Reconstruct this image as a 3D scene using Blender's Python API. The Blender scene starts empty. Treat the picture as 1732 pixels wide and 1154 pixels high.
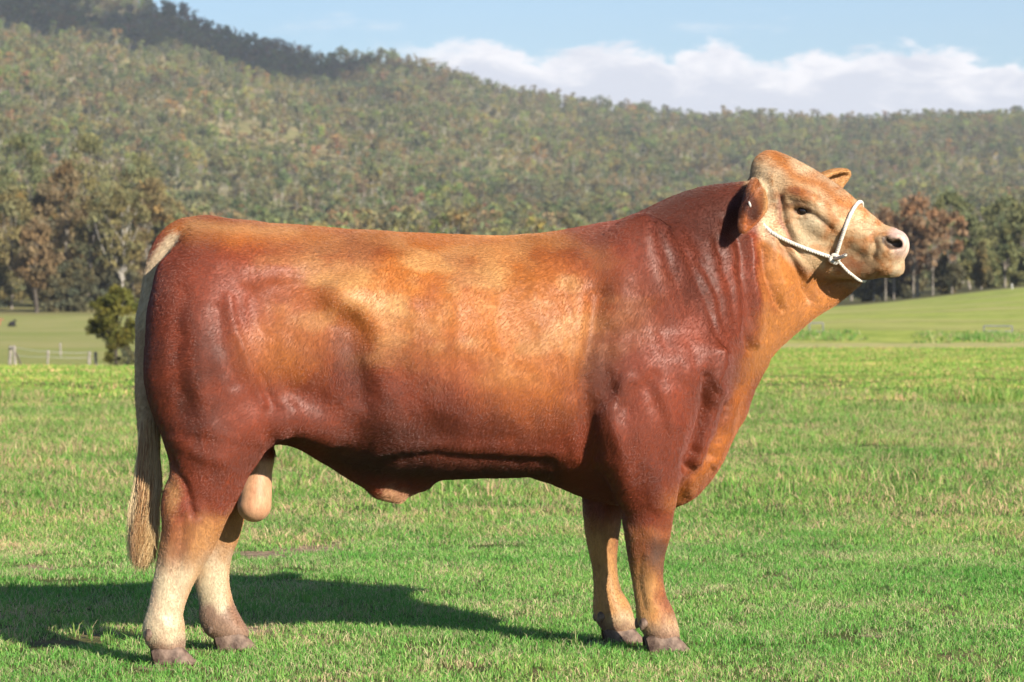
import bpy, bmesh, math, random
import numpy as np
from mathutils import Vector, Matrix

random.seed(7)
RNG = np.random.default_rng(7)
SC = bpy.context.scene
COL = SC.collection

# ------------------------------------------------------------------ camera
F, D, H = 5500.0, 11.0, 1.216          # focal length in photo pixels (1732 wide), distance to the bull, eye height
CX, CY = 866.0, 500.0                  # principal column, horizon row
cam_d = bpy.data.cameras.new('camera')
cam = bpy.data.objects.new('camera', cam_d)
COL.objects.link(cam)
cam.location = (0, -D, H)
cam.rotation_euler = (math.radians(90), 0, 0)
cam_d.sensor_width = 36.0
cam_d.lens = 36.0 * F / 1732.0
cam_d.shift_y = -(577.0 - CY) / 1732.0
cam_d.clip_start = 0.5
cam_d.clip_end = 30000.0
cam_d.dof.use_dof = True
cam_d.dof.focus_distance = 10.95
cam_d.dof.aperture_fstop = 9.0
SC.camera = cam

# ------------------------------------------------------------------ light
SUN = Vector((1.30, -1.62, 1.0)).normalized()
sun_el = math.asin(SUN.z)
sun_d = bpy.data.lights.new('sun', 'SUN')
sun_d.energy = 5.0
sun_d.angle = math.radians(0.5)
sun_d.color = (1.0, 0.90, 0.76)
sun = bpy.data.objects.new('sun', sun_d)
COL.objects.link(sun)
sun.rotation_euler = SUN.to_track_quat('Z', 'Y').to_euler()
sun.location = SUN * 60

world = bpy.data.worlds.new('World')
SC.world = world
world.use_nodes = True
SC.view_settings.view_transform = 'Standard'
SC.view_settings.look = 'None'
SC.view_settings.gamma = 1.0
SC.view_settings.use_curve_mapping = False
SC.view_settings.exposure = 1.0


def build_sky():
    nt = world.node_tree
    nt.nodes.clear()
    N = nt.nodes.new
    L = nt.links.new
    out = N('ShaderNodeOutputWorld')
    bg = N('ShaderNodeBackground')
    sky = N('ShaderNodeTexSky')
    sky.sky_type = 'NISHITA'
    sky.sun_disc = False
    sky.sun_elevation = sun_el
    sky.sun_rotation = math.atan2(SUN.x, SUN.y)
    sky.air_density = 1.0
    sky.dust_density = 0.3
    sky.ozone_density = 3.0
    bg.inputs['Strength'].default_value = 0.07

    def val(v, sock):
        if isinstance(v, (int, float)): sock.default_value = v
        elif isinstance(v, tuple): sock.default_value = (*v, 1)
        else: L(v, sock)

    def mth(op, a, b=0.0, clamp=False):
        k = N('ShaderNodeMath'); k.operation = op; k.use_clamp = clamp
        val(a, k.inputs[0]); val(b, k.inputs[1])
        return k.outputs[0]

    def step(v, a, b):
        r = N('ShaderNodeMapRange'); r.interpolation_type = 'SMOOTHSTEP'
        val(v, r.inputs['Value']); r.inputs['From Min'].default_value = a; r.inputs['From Max'].default_value = b
        return r.outputs[0]

    def mix(f, a, b, kind='MIX'):
        m = N('ShaderNodeMix'); m.data_type = 'RGBA'; m.blend_type = kind
        val(f, m.inputs[0]); val(a, m.inputs[6]); val(b, m.inputs[7])
        return m.outputs[2]
    tc = N('ShaderNodeTexCoord')
    sp = N('ShaderNodeSeparateXYZ'); L(tc.outputs['Generated'], sp.inputs[0])
    az = mth('ARCTAN2', sp.outputs['X'], sp.outputs['Y'])
    el = mth('ARCSINE', sp.outputs['Z'])

    def noise(ka, ke, detail=6, rough=0.55, off=0.0, warp=0.0):
        c = N('ShaderNodeCombineXYZ')
        L(mth('MULTIPLY', az, ka), c.inputs[0]); L(mth('MULTIPLY', el, ke), c.inputs[1]); c.inputs[2].default_value = off
        n = N('ShaderNodeTexNoise'); n.inputs['Scale'].default_value = 1.0; n.inputs['Detail'].default_value = detail
        n.inputs['Roughness'].default_value = rough; n.inputs['Distortion'].default_value = warp
        L(c.outputs[0], n.inputs['Vector'])
        return n.outputs['Fac']
    base = mix(1.0, sky.outputs[0], (0.80, 0.91, 1.06), 'MULTIPLY')
    # a long bank of cumulus low over the right-hand ridge, thinning to the left; scattered heaps all round the sky
    big = mth('SUBTRACT', noise(17, 8, 2, 0.5, 1.3), 0.5)
    det = mth('SUBTRACT', noise(70, 150, 7, 0.60, 4.2, 0.3), 0.5)
    top = mth('ADD', mth('MULTIPLY', az, -0.045), 0.0805)
    top = mth('ADD', top, mth('MULTIPLY', big, 0.022))
    h = mth('SUBTRACT', top, mth('ADD', el, mth('MULTIPLY', det, 0.019)))
    body = step(h, -0.0010, 0.0032)
    left = step(mth('ADD', az, mth('MULTIPLY', det, 0.05)), -0.050, -0.012)
    far_r = step(az, 0.75, 0.5)
    bank = mth('MULTIPLY', mth('MULTIPLY', body, left), far_r)
    heaps = mth('MULTIPLY', step(noise(3.1, 7.5, 8, 0.58, 9.1), 0.58, 0.66), step(el, 0.10, 0.16))
    wisp = mth('MULTIPLY', mth('MULTIPLY', step(noise(26, 90, 6, 0.6, 3.3), 0.56, 0.72), step(el, 0.075, 0.085)), 0.35)
    mask = mth('MAXIMUM', mth('MAXIMUM', mth('MULTIPLY', bank, 0.93), mth('MULTIPLY', heaps, 0.9)), wisp)
    # sunlit crowns white, bases lilac grey
    crown = step(mth('ADD', mth('MULTIPLY', h, -60.0), mth('ADD', mth('MULTIPLY', noise(34, 95, 8, 0.62, 7.7, 0.5), 4.2), mth('MULTIPLY', az, 2.0))), 1.25, 2.45)
    ccol = mix(crown, (6.5, 6.6, 7.3), (9.6, 9.2, 9.2))
    col = mix(mask, base, ccol)
    L(col, bg.inputs['Color'])
    L(bg.outputs[0], out.inputs['Surface'])


build_sky()


# ------------------------------------------------------------------ small helpers
def tag(o, label=None, cat=None, group=None, kind=None):
    if label: o['label'] = label
    if cat: o['category'] = cat
    if group: o['group'] = group
    if kind: o['kind'] = kind
    return o


def empty(name, loc=(0, 0, 0), rz=0.0):
    o = bpy.data.objects.new(name, None)
    o.empty_display_size = 0.2
    o.location = loc
    o.rotation_euler = (0, 0, rz)
    COL.objects.link(o)
    return o


def link_mesh(name, me, mat=None, parent=None, smooth=True):
    o = bpy.data.objects.new(name, me)
    COL.objects.link(o)
    if mat is not None and not me.materials:
        me.materials.append(mat)
    if smooth and len(me.polygons):
        me.polygons.foreach_set('use_smooth', np.ones(len(me.polygons), bool))
    if parent is not None:
        o.parent = parent
    return o


def np_mesh(name, verts, faces):
    """verts (n,3) array, faces (m,3|4) array -> mesh"""
    me = bpy.data.meshes.new(name)
    verts = np.asarray(verts, np.float32)
    faces = np.asarray(faces, np.int32)
    k = faces.shape[1]
    me.vertices.add(len(verts))
    me.vertices.foreach_set('co', verts.ravel())
    me.loops.add(faces.size)
    me.loops.foreach_set('vertex_index', faces.ravel())
    me.polygons.add(len(faces))
    me.polygons.foreach_set('loop_start', np.arange(0, faces.size, k, dtype=np.int32))
    me.polygons.foreach_set('loop_total', np.full(len(faces), k, np.int32))
    me.update(calc_edges=True)
    me.validate()
    return me


def point_color(me, name, rgb):
    a = me.color_attributes.new(name, 'FLOAT_COLOR', 'POINT')
    c = np.ones((len(me.vertices), 4), np.float32)
    c[:, :3] = rgb
    a.data.foreach_set('color', c.ravel())


def new_mat(name):
    m = bpy.data.materials.new(name)
    m.use_nodes = True
    nt = m.node_tree
    b = nt.nodes.get('Principled BSDF')
    return m, nt, b


def simple_mat(name, col, rough=0.7, spec=0.3, var=0.0, scale=20.0, col2=None, bump=0.0):
    m, nt, b = new_mat(name)
    b.inputs['Roughness'].default_value = rough
    b.inputs['Specular IOR Level'].default_value = spec
    b.inputs['Base Color'].default_value = (*col, 1)
    if col2 is not None or bump:
        tc = nt.nodes.new('ShaderNodeTexCoord')
        no = nt.nodes.new('ShaderNodeTexNoise')
        no.inputs['Scale'].default_value = scale
        no.inputs['Detail'].default_value = 6
        nt.links.new(tc.outputs['Object'], no.inputs['Vector'])
        if col2 is not None:
            r = nt.nodes.new('ShaderNodeValToRGB')
            r.color_ramp.elements[0].position = 0.35
            r.color_ramp.elements[1].position = 0.65
            r.color_ramp.elements[0].color = (*col, 1)
            r.color_ramp.elements[1].color = (*col2, 1)
            nt.links.new(no.outputs['Fac'], r.inputs['Fac'])
            nt.links.new(r.outputs['Color'], b.inputs['Base Color'])
        if bump:
            bp = nt.nodes.new('ShaderNodeBump')
            bp.inputs['Strength'].default_value = bump
            bp.inputs['Distance'].default_value = 0.01
            nt.links.new(no.outputs['Fac'], bp.inputs['Height'])
            nt.links.new(bp.outputs['Normal'], b.inputs['Normal'])
    return m


def sstep(a, b, x):
    t = np.clip((x - a) / (b - a), 0, 1)
    return t * t * (3 - 2 * t)


def fbm2(x, y, seed=0, octaves=4):
    """cheap smooth value noise, -1..1"""
    x = np.asarray(x, float); y = np.asarray(y, float)
    out = np.zeros(np.broadcast(x, y).shape)
    amp, tot = 1.0, 0.0
    for o in range(octaves):
        xi = np.floor(x).astype(np.int64); yi = np.floor(y).astype(np.int64)
        xf = x - xi; yf = y - yi
        u = xf * xf * (3 - 2 * xf); v = yf * yf * (3 - 2 * yf)

        def h(a, b):
            n = (a * 374761393 + b * 668265263 + (seed + o) * 974634777) & 0x7fffffff
            n = ((n ^ (n >> 13)) * 1274126177) & 0x7fffffff
            return ((n ^ (n >> 16)) & 0xffff) / 32767.5 - 1.0
        out += amp * ((h(xi, yi) * (1 - u) + h(xi + 1, yi) * u) * (1 - v) + (h(xi, yi + 1) * (1 - u) + h(xi + 1, yi + 1) * u) * v)
        tot += amp
        amp *= 0.5
        x = x * 2.03 + 17.1; y = y * 2.03 + 5.7
    return out / tot
# ------------------------------------------------------------------ the land
RPX = np.array([-2500, -400, 0, 240, 300, 340, 400, 470, 560, 640, 700, 800, 900, 1000, 1100, 1200, 1300, 1400, 1500, 1600, 1732, 2200, 4200], float)
RPY = np.array([-120, -120, -60, 16, 26, 50, 72, 92, 112, 108, 120, 146, 172, 190, 201, 208, 210, 215, 213, 208, 202, 190, 215], float)
LD = np.array([-80, 0, 40, 56, 75, 110, 150, 190, 260, 380, 450, 600], float)
LZ = np.array([0, 0, 0, -0.02, -0.5, -1.5, -2.4, -2.95, -3.0, -2.6, -1.2, 2.0])
RD = np.array([-80, 0, 60, 84, 90, 98, 120, 200, 300, 380, 440, 600], float)
RZ = np.array([0, 0, 0, 0.0, -0.20, 0.08, 0.10, -0.05, -0.10, -0.05, 0.3, 4.0])


def pxof(x, d):
    return CX + F * x / np.maximum(d, 4.0)


def ridge_d(u):
    return 2650 + 250 * sstep(300, 1400, u)


def gz(x, d):
    """height of the land at sideways x, distance d from the camera"""
    x = np.asarray(x, float); d = np.asarray(d, float)
    u = pxof(x, d)
    wr = sstep(350, 1250, u)
    near = np.interp(d, LD, LZ) * (1 - wr) + np.interp(d, RD, RZ) * wr
    # the right pasture climbs a little towards the frame edge
    near = near + sstep(1340, 1850, u) * sstep(130, 380, d) * 2.7
    R = ridge_d(u)
    py = np.interp(u, RPX, RPY)
    s = np.clip((d - 560) / (R - 560), 0, None)
    s1 = np.minimum(s, 1.0) ** 0.92
    hz = H + (CY - (CY - (CY - py) * s1)) / F * np.minimum(d, R)
    n = fbm2(x / 260.0, d / 260.0, 11, 4)
    hz = hz + n * 16 * sstep(0.05, 0.3, s1) * (1 - sstep(0.85, 1.0, s1)) * np.where(d > R, 0, 1)
    hz = np.where(d > R, hz - (d - R) * 0.16, hz)
    w = sstep(520, 700, d)
    z = near * (1 - w) + hz * w
    # small unevenness of the paddock
    z = z + fbm2(x / 1.3, d / 1.3, 21, 3) * 0.022 * sstep(12, 20, d) + fbm2(x / 9.0, d / 9.0, 22, 3) * 0.05 * sstep(18, 40, d) * (1 - sstep(44, 60, d) * (1 - wr) * 0.8)
    return z


def at_px(px, d):
    """world x for a photo column at distance d"""
    return (px - CX) * d / F


BARE = [(450, 939, 80, 10), (525, 928, 85, 10), (595, 914, 60, 7), (405, 940, 50, 7), (55, 963, 75, 11), (215, 967, 45, 8), (430, 1064, 45, 9), (690, 1068, 60, 6), (840, 990, 30, 4), (930, 1046, 45, 7), (25, 1066, 30, 6), (1010, 1092, 50, 6), (290, 1128, 60, 8), (1290, 930, 40, 4), (1580, 985, 60, 5), (1480, 1075, 50, 6), (1690, 1060, 40, 6), (1340, 1100, 40, 5)]


def bare_at(x, d):
    """0..1 how worn the turf is"""
    px = pxof(x, d); py = CY + F * H / np.maximum(d, 3.0)
    w = np.zeros(np.shape(x))
    n = 0.5 * fbm2(x * 6, d * 6, 55, 3)
    for bx, by, rx, ry in BARE:
        w = np.maximum(w, 1 - np.clip(np.hypot((px - bx) / rx, (py - by) / ry) + n, 0, 1) ** 2)
    return w


def grid_mesh(name, ds, ts):
    dd, tt = np.meshgrid(ds, ts, indexing='ij')
    xx = tt * np.maximum(np.abs(dd), 14.0)
    zz = gz(xx, dd)
    V = np.stack([xx, dd - D, zz], -1).reshape(-1, 3)
    n, m = dd.shape
    i = np.arange(n - 1)[:, None] * m + np.arange(m - 1)[None, :]
    Q = np.stack([i, i + 1, i + m + 1, i + m], -1).reshape(-1, 4)
    return np_mesh(name, V, Q)


tt_ = np.linspace(-1, 1, 261)
tt_ = np.sign(tt_) * (0.34 * np.abs(tt_) + 0.9 * np.abs(tt_) ** 5)
ds_near = np.r_[-70, -40, -20, -8, 0, 4, np.linspace(7, 20, 220), np.geomspace(20.1, 560, 200)]
ds_hill = np.r_[560, np.geomspace(566, 3100, 170), 3400, 4200, 5200]


def ground_material():
    m, nt, b = new_mat('pasture_ground')
    N = nt.nodes.new; L = nt.links.new
    geo = N('ShaderNodeNewGeometry')
    sep = N('ShaderNodeSeparateXYZ'); L(geo.outputs['Position'], sep.inputs[0])

    def noise(scale, detail=5, rough=0.55, sx=1, sy=1):
        mp = N('ShaderNodeMapping'); mp.inputs['Scale'].default_value = (sx, sy, 1)
        L(geo.outputs['Position'], mp.inputs['Vector'])
        n = N('ShaderNodeTexNoise'); n.inputs['Scale'].default_value = scale; n.inputs['Detail'].default_value = detail; n.inputs['Roughness'].default_value = rough
        L(mp.outputs[0], n.inputs['Vector'])
        return n.outputs['Fac']

    def rng(v, a, b_, c=0.0, d=1.0):
        r = N('ShaderNodeMapRange'); r.inputs['From Min'].default_value = a; r.inputs['From Max'].default_value = b_
        r.inputs['To Min'].default_value = c; r.inputs['To Max'].default_value = d; r.interpolation_type = 'SMOOTHSTEP'
        L(v, r.inputs['Value']); return r.outputs[0]

    def mix(f, a, c):
        mx = N('ShaderNodeMix'); mx.data_type = 'RGBA'
        for s, v in ((mx.inputs[0], f), (mx.inputs[6], a), (mx.inputs[7], c)):
            if isinstance(v, tuple): s.default_value = (*v, 1)
            elif isinstance(v, (int, float)): s.default_value = v
            else: L(v, s)
        return mx.outputs[2]

    def mth(op, a, c):
        k = N('ShaderNodeMath'); k.operation = op
        for s, v in ((k.inputs[0], a), (k.inputs[1], c)):
            if isinstance(v, (int, float)): s.default_value = v
            else: L(v, s)
        return k.outputs[0]
    y = sep.outputs['Y']; x = sep.outputs['X']
    soil = mix(noise(9, 6), (0.16, 0.10, 0.06), (0.30, 0.21, 0.12))
    thatch = mix(rng(noise(3.5, 6, 0.7), 0.35, 0.65), (0.055, 0.085, 0.018), (0.12, 0.12, 0.04))
    near = mix(rng(noise(1.1, 4), 0.54, 0.62), thatch, mix(0.5, soil, thatch))
    green = mix(rng(noise(0.9, 8, 0.75, 1, 0.45), 0.3, 0.7), (0.22, 0.30, 0.05), (0.42, 0.45, 0.10))
    far = mix(rng(noise(0.06, 5, 0.6, 0.5, 1), 0.45, 0.62), green, (0.40, 0.37, 0.13))
    far = mix(rng(noise(0.35, 6, 0.7, 0.35, 1), 0.56, 0.68), far, (0.12, 0.155, 0.036))
    c = mix(rng(y, 30, 48), near, far)
    strk = mth('MULTIPLY', rng(noise(0.16, 5, 0.65, 0.22, 1), 0.50, 0.64), rng(y, 84, 96))
    c = mix(mth('MULTIPLY', strk, 0.55), c, (0.17, 0.22, 0.05))
    strk2 = mth('MULTIPLY', rng(noise(0.09, 5, 0.65, 0.3, 1.6), 0.52, 0.66), rng(y, 84, 96))
    c = mix(mth('MULTIPLY', strk2, 0.5), c, (0.50, 0.46, 0.17))
    # left valley pasture, a paler yellow green
    pale = mix(rng(noise(0.05, 6, 0.65, 1, 0.5), 0.35, 0.65), (0.24, 0.265, 0.070), (0.33, 0.305, 0.115))
    left = rng(mth('DIVIDE', x, mth('ADD', y, D)), -0.05, -0.09)
    c = mix(mth('MULTIPLY', left, rng(y, 90, 140)), c, pale)
    # right: dry strip beside the drain, a darker brown band under the trees
    right = rng(mth('DIVIDE', x, mth('ADD', y, D)), 0.06, 0.08)
    wob = mth('MULTIPLY', mth('SUBTRACT', noise(0.25, 4), 0.5), 26)
    yw = mth('ADD', y, wob)
    dry = mth('MULTIPLY', rng(yw, 54, 60), rng(yw, 78, 72))
    c = mix(mth('MULTIPLY', mth('MULTIPLY', dry, right), 0.7), c, (0.48, 0.41, 0.19))
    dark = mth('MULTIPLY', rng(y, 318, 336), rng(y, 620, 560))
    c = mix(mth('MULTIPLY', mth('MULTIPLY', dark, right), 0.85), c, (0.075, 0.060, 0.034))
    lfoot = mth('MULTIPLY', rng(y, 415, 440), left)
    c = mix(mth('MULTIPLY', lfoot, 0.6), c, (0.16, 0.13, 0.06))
    ba = N('ShaderNodeAttribute'); ba.attribute_name = 'bare'
    c = mix(rng(ba.outputs['Fac'], 0.15, 0.6), c, mix(rng(noise(14, 6, 0.7), 0.35, 0.65), (0.20, 0.135, 0.085), (0.40, 0.30, 0.19)))
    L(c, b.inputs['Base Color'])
    b.inputs['Roughness'].default_value = 0.95
    b.inputs['Specular IOR Level'].default_value = 0.1
    bp = N('ShaderNodeBump'); bp.inputs['Strength'].default_value = 0.8; bp.inputs['Distance'].default_value = 0.25
    L(noise(1.4, 8, 0.75), bp.inputs['Height'])
    L(bp.outputs[0], b.inputs['Normal'])
    return m


def hill_material():
    m, nt, b = new_mat('hill_ground')
    N = nt.nodes.new; L = nt.links.new
    geo = N('ShaderNodeNewGeometry')
    n1 = N('ShaderNodeTexNoise'); n1.inputs['Scale'].default_value = 0.012; n1.inputs['Detail'].default_value = 8; n1.inputs['Roughness'].default_value = 0.7
    n2 = N('ShaderNodeTexNoise'); n2.inputs['Scale'].default_value = 0.11; n2.inputs['Detail'].default_value = 5
    for n in (n1, n2): L(geo.outputs['Position'], n.inputs['Vector'])
    r1 = N('ShaderNodeValToRGB')
    e = r1.color_ramp.elements
    e[0].position = 0.38; e[0].color = (0.14, 0.15, 0.055, 1)
    e[1].position = 0.60; e[1].color = (0.38, 0.28, 0.15, 1)
    k = e.new(0.49); k.color = (0.26, 0.24, 0.10, 1)
    L(n1.outputs['Fac'], r1.inputs['Fac'])
    mx = N('ShaderNodeMix'); mx.data_type = 'RGBA'; mx.blend_type = 'MULTIPLY'; mx.inputs[0].default_value = 0.6
    r2 = N('ShaderNodeValToRGB'); r2.color_ramp.elements[0].position = 0.35; r2.color_ramp.elements[0].color = (0.35, 0.4, 0.35, 1); r2.color_ramp.elements[1].position = 0.6
    L(n2.outputs['Fac'], r2.inputs['Fac'])
    L(r1.outputs[0], mx.inputs[6]); L(r2.outputs[0], mx.inputs[7])
    L(mx.outputs[2], b.inputs['Base Color'])
    b.inputs['Roughness'].default_value = 1.0
    b.inputs['Specular IOR Level'].default_value = 0.05
    return m


g_me = grid_mesh('ground', ds_near, tt_)
g_co = np.zeros(len(g_me.vertices) * 3, np.float32); g_me.vertices.foreach_get('co', g_co); g_co = g_co.reshape(-1, 3)
point_color(g_me, 'bare', np.repeat(np.where(g_co[:, 1] + D > 5, bare_at(g_co[:, 0], g_co[:, 1] + D), 0)[:, None], 3, 1))
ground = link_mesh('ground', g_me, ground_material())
tag(ground, kind='structure')
hills = link_mesh('hills', grid_mesh('hills', ds_hill, tt_), hill_material())
tag(hills, kind='structure')

# air between the camera and the far ridge
b_ = bmesh.new()
bmesh.ops.create_cube(b_, size=1.0)
hz_me = bpy.data.meshes.new('haze'); b_.to_mesh(hz_me); b_.free()
haze = bpy.data.objects.new('haze', hz_me)
COL.objects.link(haze)
HZ_LO, HZ_HI = -420.0, 460.0
haze.scale = (11600, 5800, HZ_HI - HZ_LO)
haze.location = (0, 2700, 0.5 * (HZ_LO + HZ_HI))
hm_ = bpy.data.materials.new('haze_air'); hm_.use_nodes = True
hnt = hm_.node_tree; hnt.nodes.clear()
ho = hnt.nodes.new('ShaderNodeOutputMaterial'); hv = hnt.nodes.new('ShaderNodeVolumePrincipled')
hv.inputs['Color'].default_value = (0.86, 0.92, 1.0, 1)
hv.inputs['Density'].default_value = 0.000105
hv.inputs['Anisotropy'].default_value = 0.2
hnt.links.new(hv.outputs[0], ho.inputs['Volume'])
hz_me.materials.append(hm_)
tag(haze, kind='stuff')

# a cloud high over the valley; its shade lies on the left end of the ridge
cr_ = np.random.default_rng(3)
b_ = bmesh.new()
for i in range(64):
    a_ = cr_.random() * 6.283; q_ = math.sqrt(cr_.random())
    c_ = Vector((math.cos(a_) * q_ * 275, math.sin(a_) * q_ * 380, cr_.uniform(-10, 45) * (1.2 - q_)))
    r_ = cr_.uniform(38, 72) * (1.15 - 0.45 * q_)
    g_ = bmesh.ops.create_icosphere(b_, subdivisions=3, radius=1.0)
    for v in g_['verts']:
        n_ = 1 + 0.10 * math.sin(v.co.x * 7 + i) + 0.10 * math.sin(v.co.y * 9 + v.co.z * 5 + i)
        v.co = Vector((v.co.x * r_ * n_, v.co.y * r_ * n_, v.co.z * r_ * 0.5 * n_)) + c_
cme = bpy.data.meshes.new('cloud'); b_.to_mesh(cme); b_.free()
cl_ = link_mesh('cloud', cme, simple_mat('cloud_white', (0.85, 0.85, 0.87), 1.0, 0.0))
cl_.location = Vector((-275, 2400, 262)) + SUN * ((1010 - 262) / SUN.z)
tag(cl_, kind='stuff')
# ------------------------------------------------------------------ the bull
# The body is one implicit surface (smooth union of rounded limbs and a trunk swept along the spine), meshed once.
YAW = math.radians(11.0)               # the bull stands slightly turned, its front a little farther away
W0 = 0.14                              # centre line of the bull, metres behind the origin
cy_, sy_ = math.cos(YAW), math.sin(YAW)


def to_world(p):
    p = np.asarray(p, float)
    u, w, z = p[..., 0], p[..., 1] + W0, p[..., 2]
    return np.stack([cy_ * u - sy_ * w, sy_ * u + cy_ * w, z], -1)


def to_local(p):
    p = np.asarray(p, float)
    x, y, z = p[..., 0], p[..., 1], p[..., 2]
    return np.stack([cy_ * x + sy_ * y, -sy_ * x + cy_ * y - W0, z], -1)


def B(px, py, w=0.0):
    """photo pixel on the plane w metres from the bull's centre line -> bull coordinates (forward, far side, up)"""
    rx = (px - CX) / F; rz = -(py - CY) / F
    t = (w + W0 + D * cy_) / (cy_ - sy_ * rx)
    return to_local(np.array([t * rx, t - D, H + t * rz]))


HC = to_world(B(1330, 352, 0.0))       # centre of the head and the head's sideways axis (turned and rolled a little)
HLw = np.array([0.36, 0.92, 0.14]); HLw /= np.linalg.norm(HLw)
HL = to_local(HLw) - to_local(np.zeros(3))


def Hd(px, py, l=0.0):
    rx = (px - CX) / F; rz = -(py - CY) / F
    o = np.array([0, -D, H]); d = np.array([rx, 1, rz])
    t = (l - np.dot(o - HC, HLw)) / np.dot(d, HLw)
    return to_local(o + t * d)


def to_px(pl):
    w = to_world(pl)
    t = w[..., 1] + D
    return CX + F * w[..., 0] / t, CY - F * (w[..., 2] - H) / t


VS = 0.0072
G0 = np.array([-1.42, -0.56, -0.02]); G1 = np.array([1.46, 0.58, 1.86])
GN = np.ceil((G1 - G0) / VS).astype(int)
FIELD = np.full(GN, 0.5, np.float32)


def sub(lo, hi, m):
    a = np.maximum(np.floor((np.asarray(lo) - m - G0) / VS).astype(int), 0)
    b = np.minimum(np.ceil((np.asarray(hi) + m - G0) / VS).astype(int), GN)
    sl = tuple(slice(a[i], b[i]) for i in range(3))
    ax = [np.float32(G0[i] + VS * np.arange(a[i], b[i])) for i in range(3)]
    return sl, ax[0][:, None, None], ax[1][None, :, None], ax[2][None, None, :]


def smin(a, b, k):
    h = np.maximum(k - np.abs(a - b), 0) / k
    return np.minimum(a, b) - h * h * (k * 0.25)


def blend(sl, f, k, cut=False):
    g = FIELD[sl]
    if cut:
        h = np.maximum(k - np.abs(g + f), 0) / k
        FIELD[sl] = np.maximum(g, -f) + h * h * (k * 0.25)
    else:
        FIELD[sl] = smin(g, f.astype(np.float32), k)


def catmull(pts, n):
    pts = np.asarray(pts, float)
    if len(pts) < 3:
        t = np.linspace(0, 1, n + 1)[:, None]
        return pts[0] * (1 - t) + pts[1] * t
    P = np.vstack([2 * pts[0] - pts[1], pts, 2 * pts[-1] - pts[-2]])
    out = []
    for i in range(len(pts) - 1):
        p0, p1, p2, p3 = P[i:i + 4]
        for t in np.linspace(0, 1, n, endpoint=False):
            out.append(0.5 * (2 * p1 + (p2 - p0) * t + (2 * p0 - 5 * p1 + 4 * p2 - p3) * t * t + (3 * p1 - p0 - 3 * p2 + p3) * t ** 3))
    out.append(pts[-1])
    return np.array(out)


def chain(pts, k=0.04, lat=(0, 1, 0), n=5, cut=False):
    """pts: list of (point, in-plane radius, sideways radius)"""
    lat = np.asarray(lat, float)
    raw = np.array([[*p, a, b] for p, a, b in pts])
    q = catmull(raw, n)
    q[:, 3:] = np.maximum(q[:, 3:], 0.004)
    f = None
    R = q[:, 3:].max()
    sl, X, Y, Z = sub(q[:, :3].min(0) - R, q[:, :3].max(0) + R, k + 0.02)
    for i in range(len(q) - 1):
        a, b = q[i], q[i + 1]
        ab = b[:3] - a[:3]
        L2 = max(ab @ ab, 1e-9)
        dx, dy, dz = X - a[0], Y - a[1], Z - a[2]
        t = np.clip((dx * ab[0] + dy * ab[1] + dz * ab[2]) / L2, 0, 1)
        dx = dx - t * ab[0]; dy = dy - t * ab[1]; dz = dz - t * ab[2]
        dl = dx * lat[0] + dy * lat[1] + dz * lat[2]
        d2 = np.maximum(dx * dx + dy * dy + dz * dz - dl * dl, 0)
        ra = a[3] + (b[3] - a[3]) * t; rl = a[4] + (b[4] - a[4]) * t
        Nn = np.sqrt(d2 / (ra * ra) + dl * dl / (rl * rl))
        g = ((Nn - 1) * np.minimum(ra, rl)).astype(np.float32)
        f = g if f is None else np.minimum(f, g)
    blend(sl, f, k, cut)


def ellip(c, r, axes=None, k=0.05, cut=False):
    """axes: 3 unit row vectors"""
    c = np.asarray(c, float); r = np.asarray(r, float)
    A = np.eye(3) if axes is None else np.asarray(axes, float)
    R = r.max()
    sl, X, Y, Z = sub(c - R, c + R, k + 0.02)
    dx, dy, dz = X - c[0], Y - c[1], Z - c[2]
    k0 = 0; k1 = 0
    for i in range(3):
        e = (dx * A[i, 0] + dy * A[i, 1] + dz * A[i, 2])
        k0 = k0 + (e / r[i]) ** 2; k1 = k1 + (e / r[i] ** 2) ** 2
    k0 = np.sqrt(k0); k1 = np.sqrt(k1) + 1e-6
    blend(sl, (k0 * (k0 - 1) / k1).astype(np.float32), k, cut)


def frame_axes(d, lat):
    d = np.asarray(d, float); d = d / np.linalg.norm(d)
    l = np.asarray(lat, float); l = l - d * (d @ l); l /= np.linalg.norm(l)
    return np.array([d, l, np.cross(d, l)])


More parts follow.
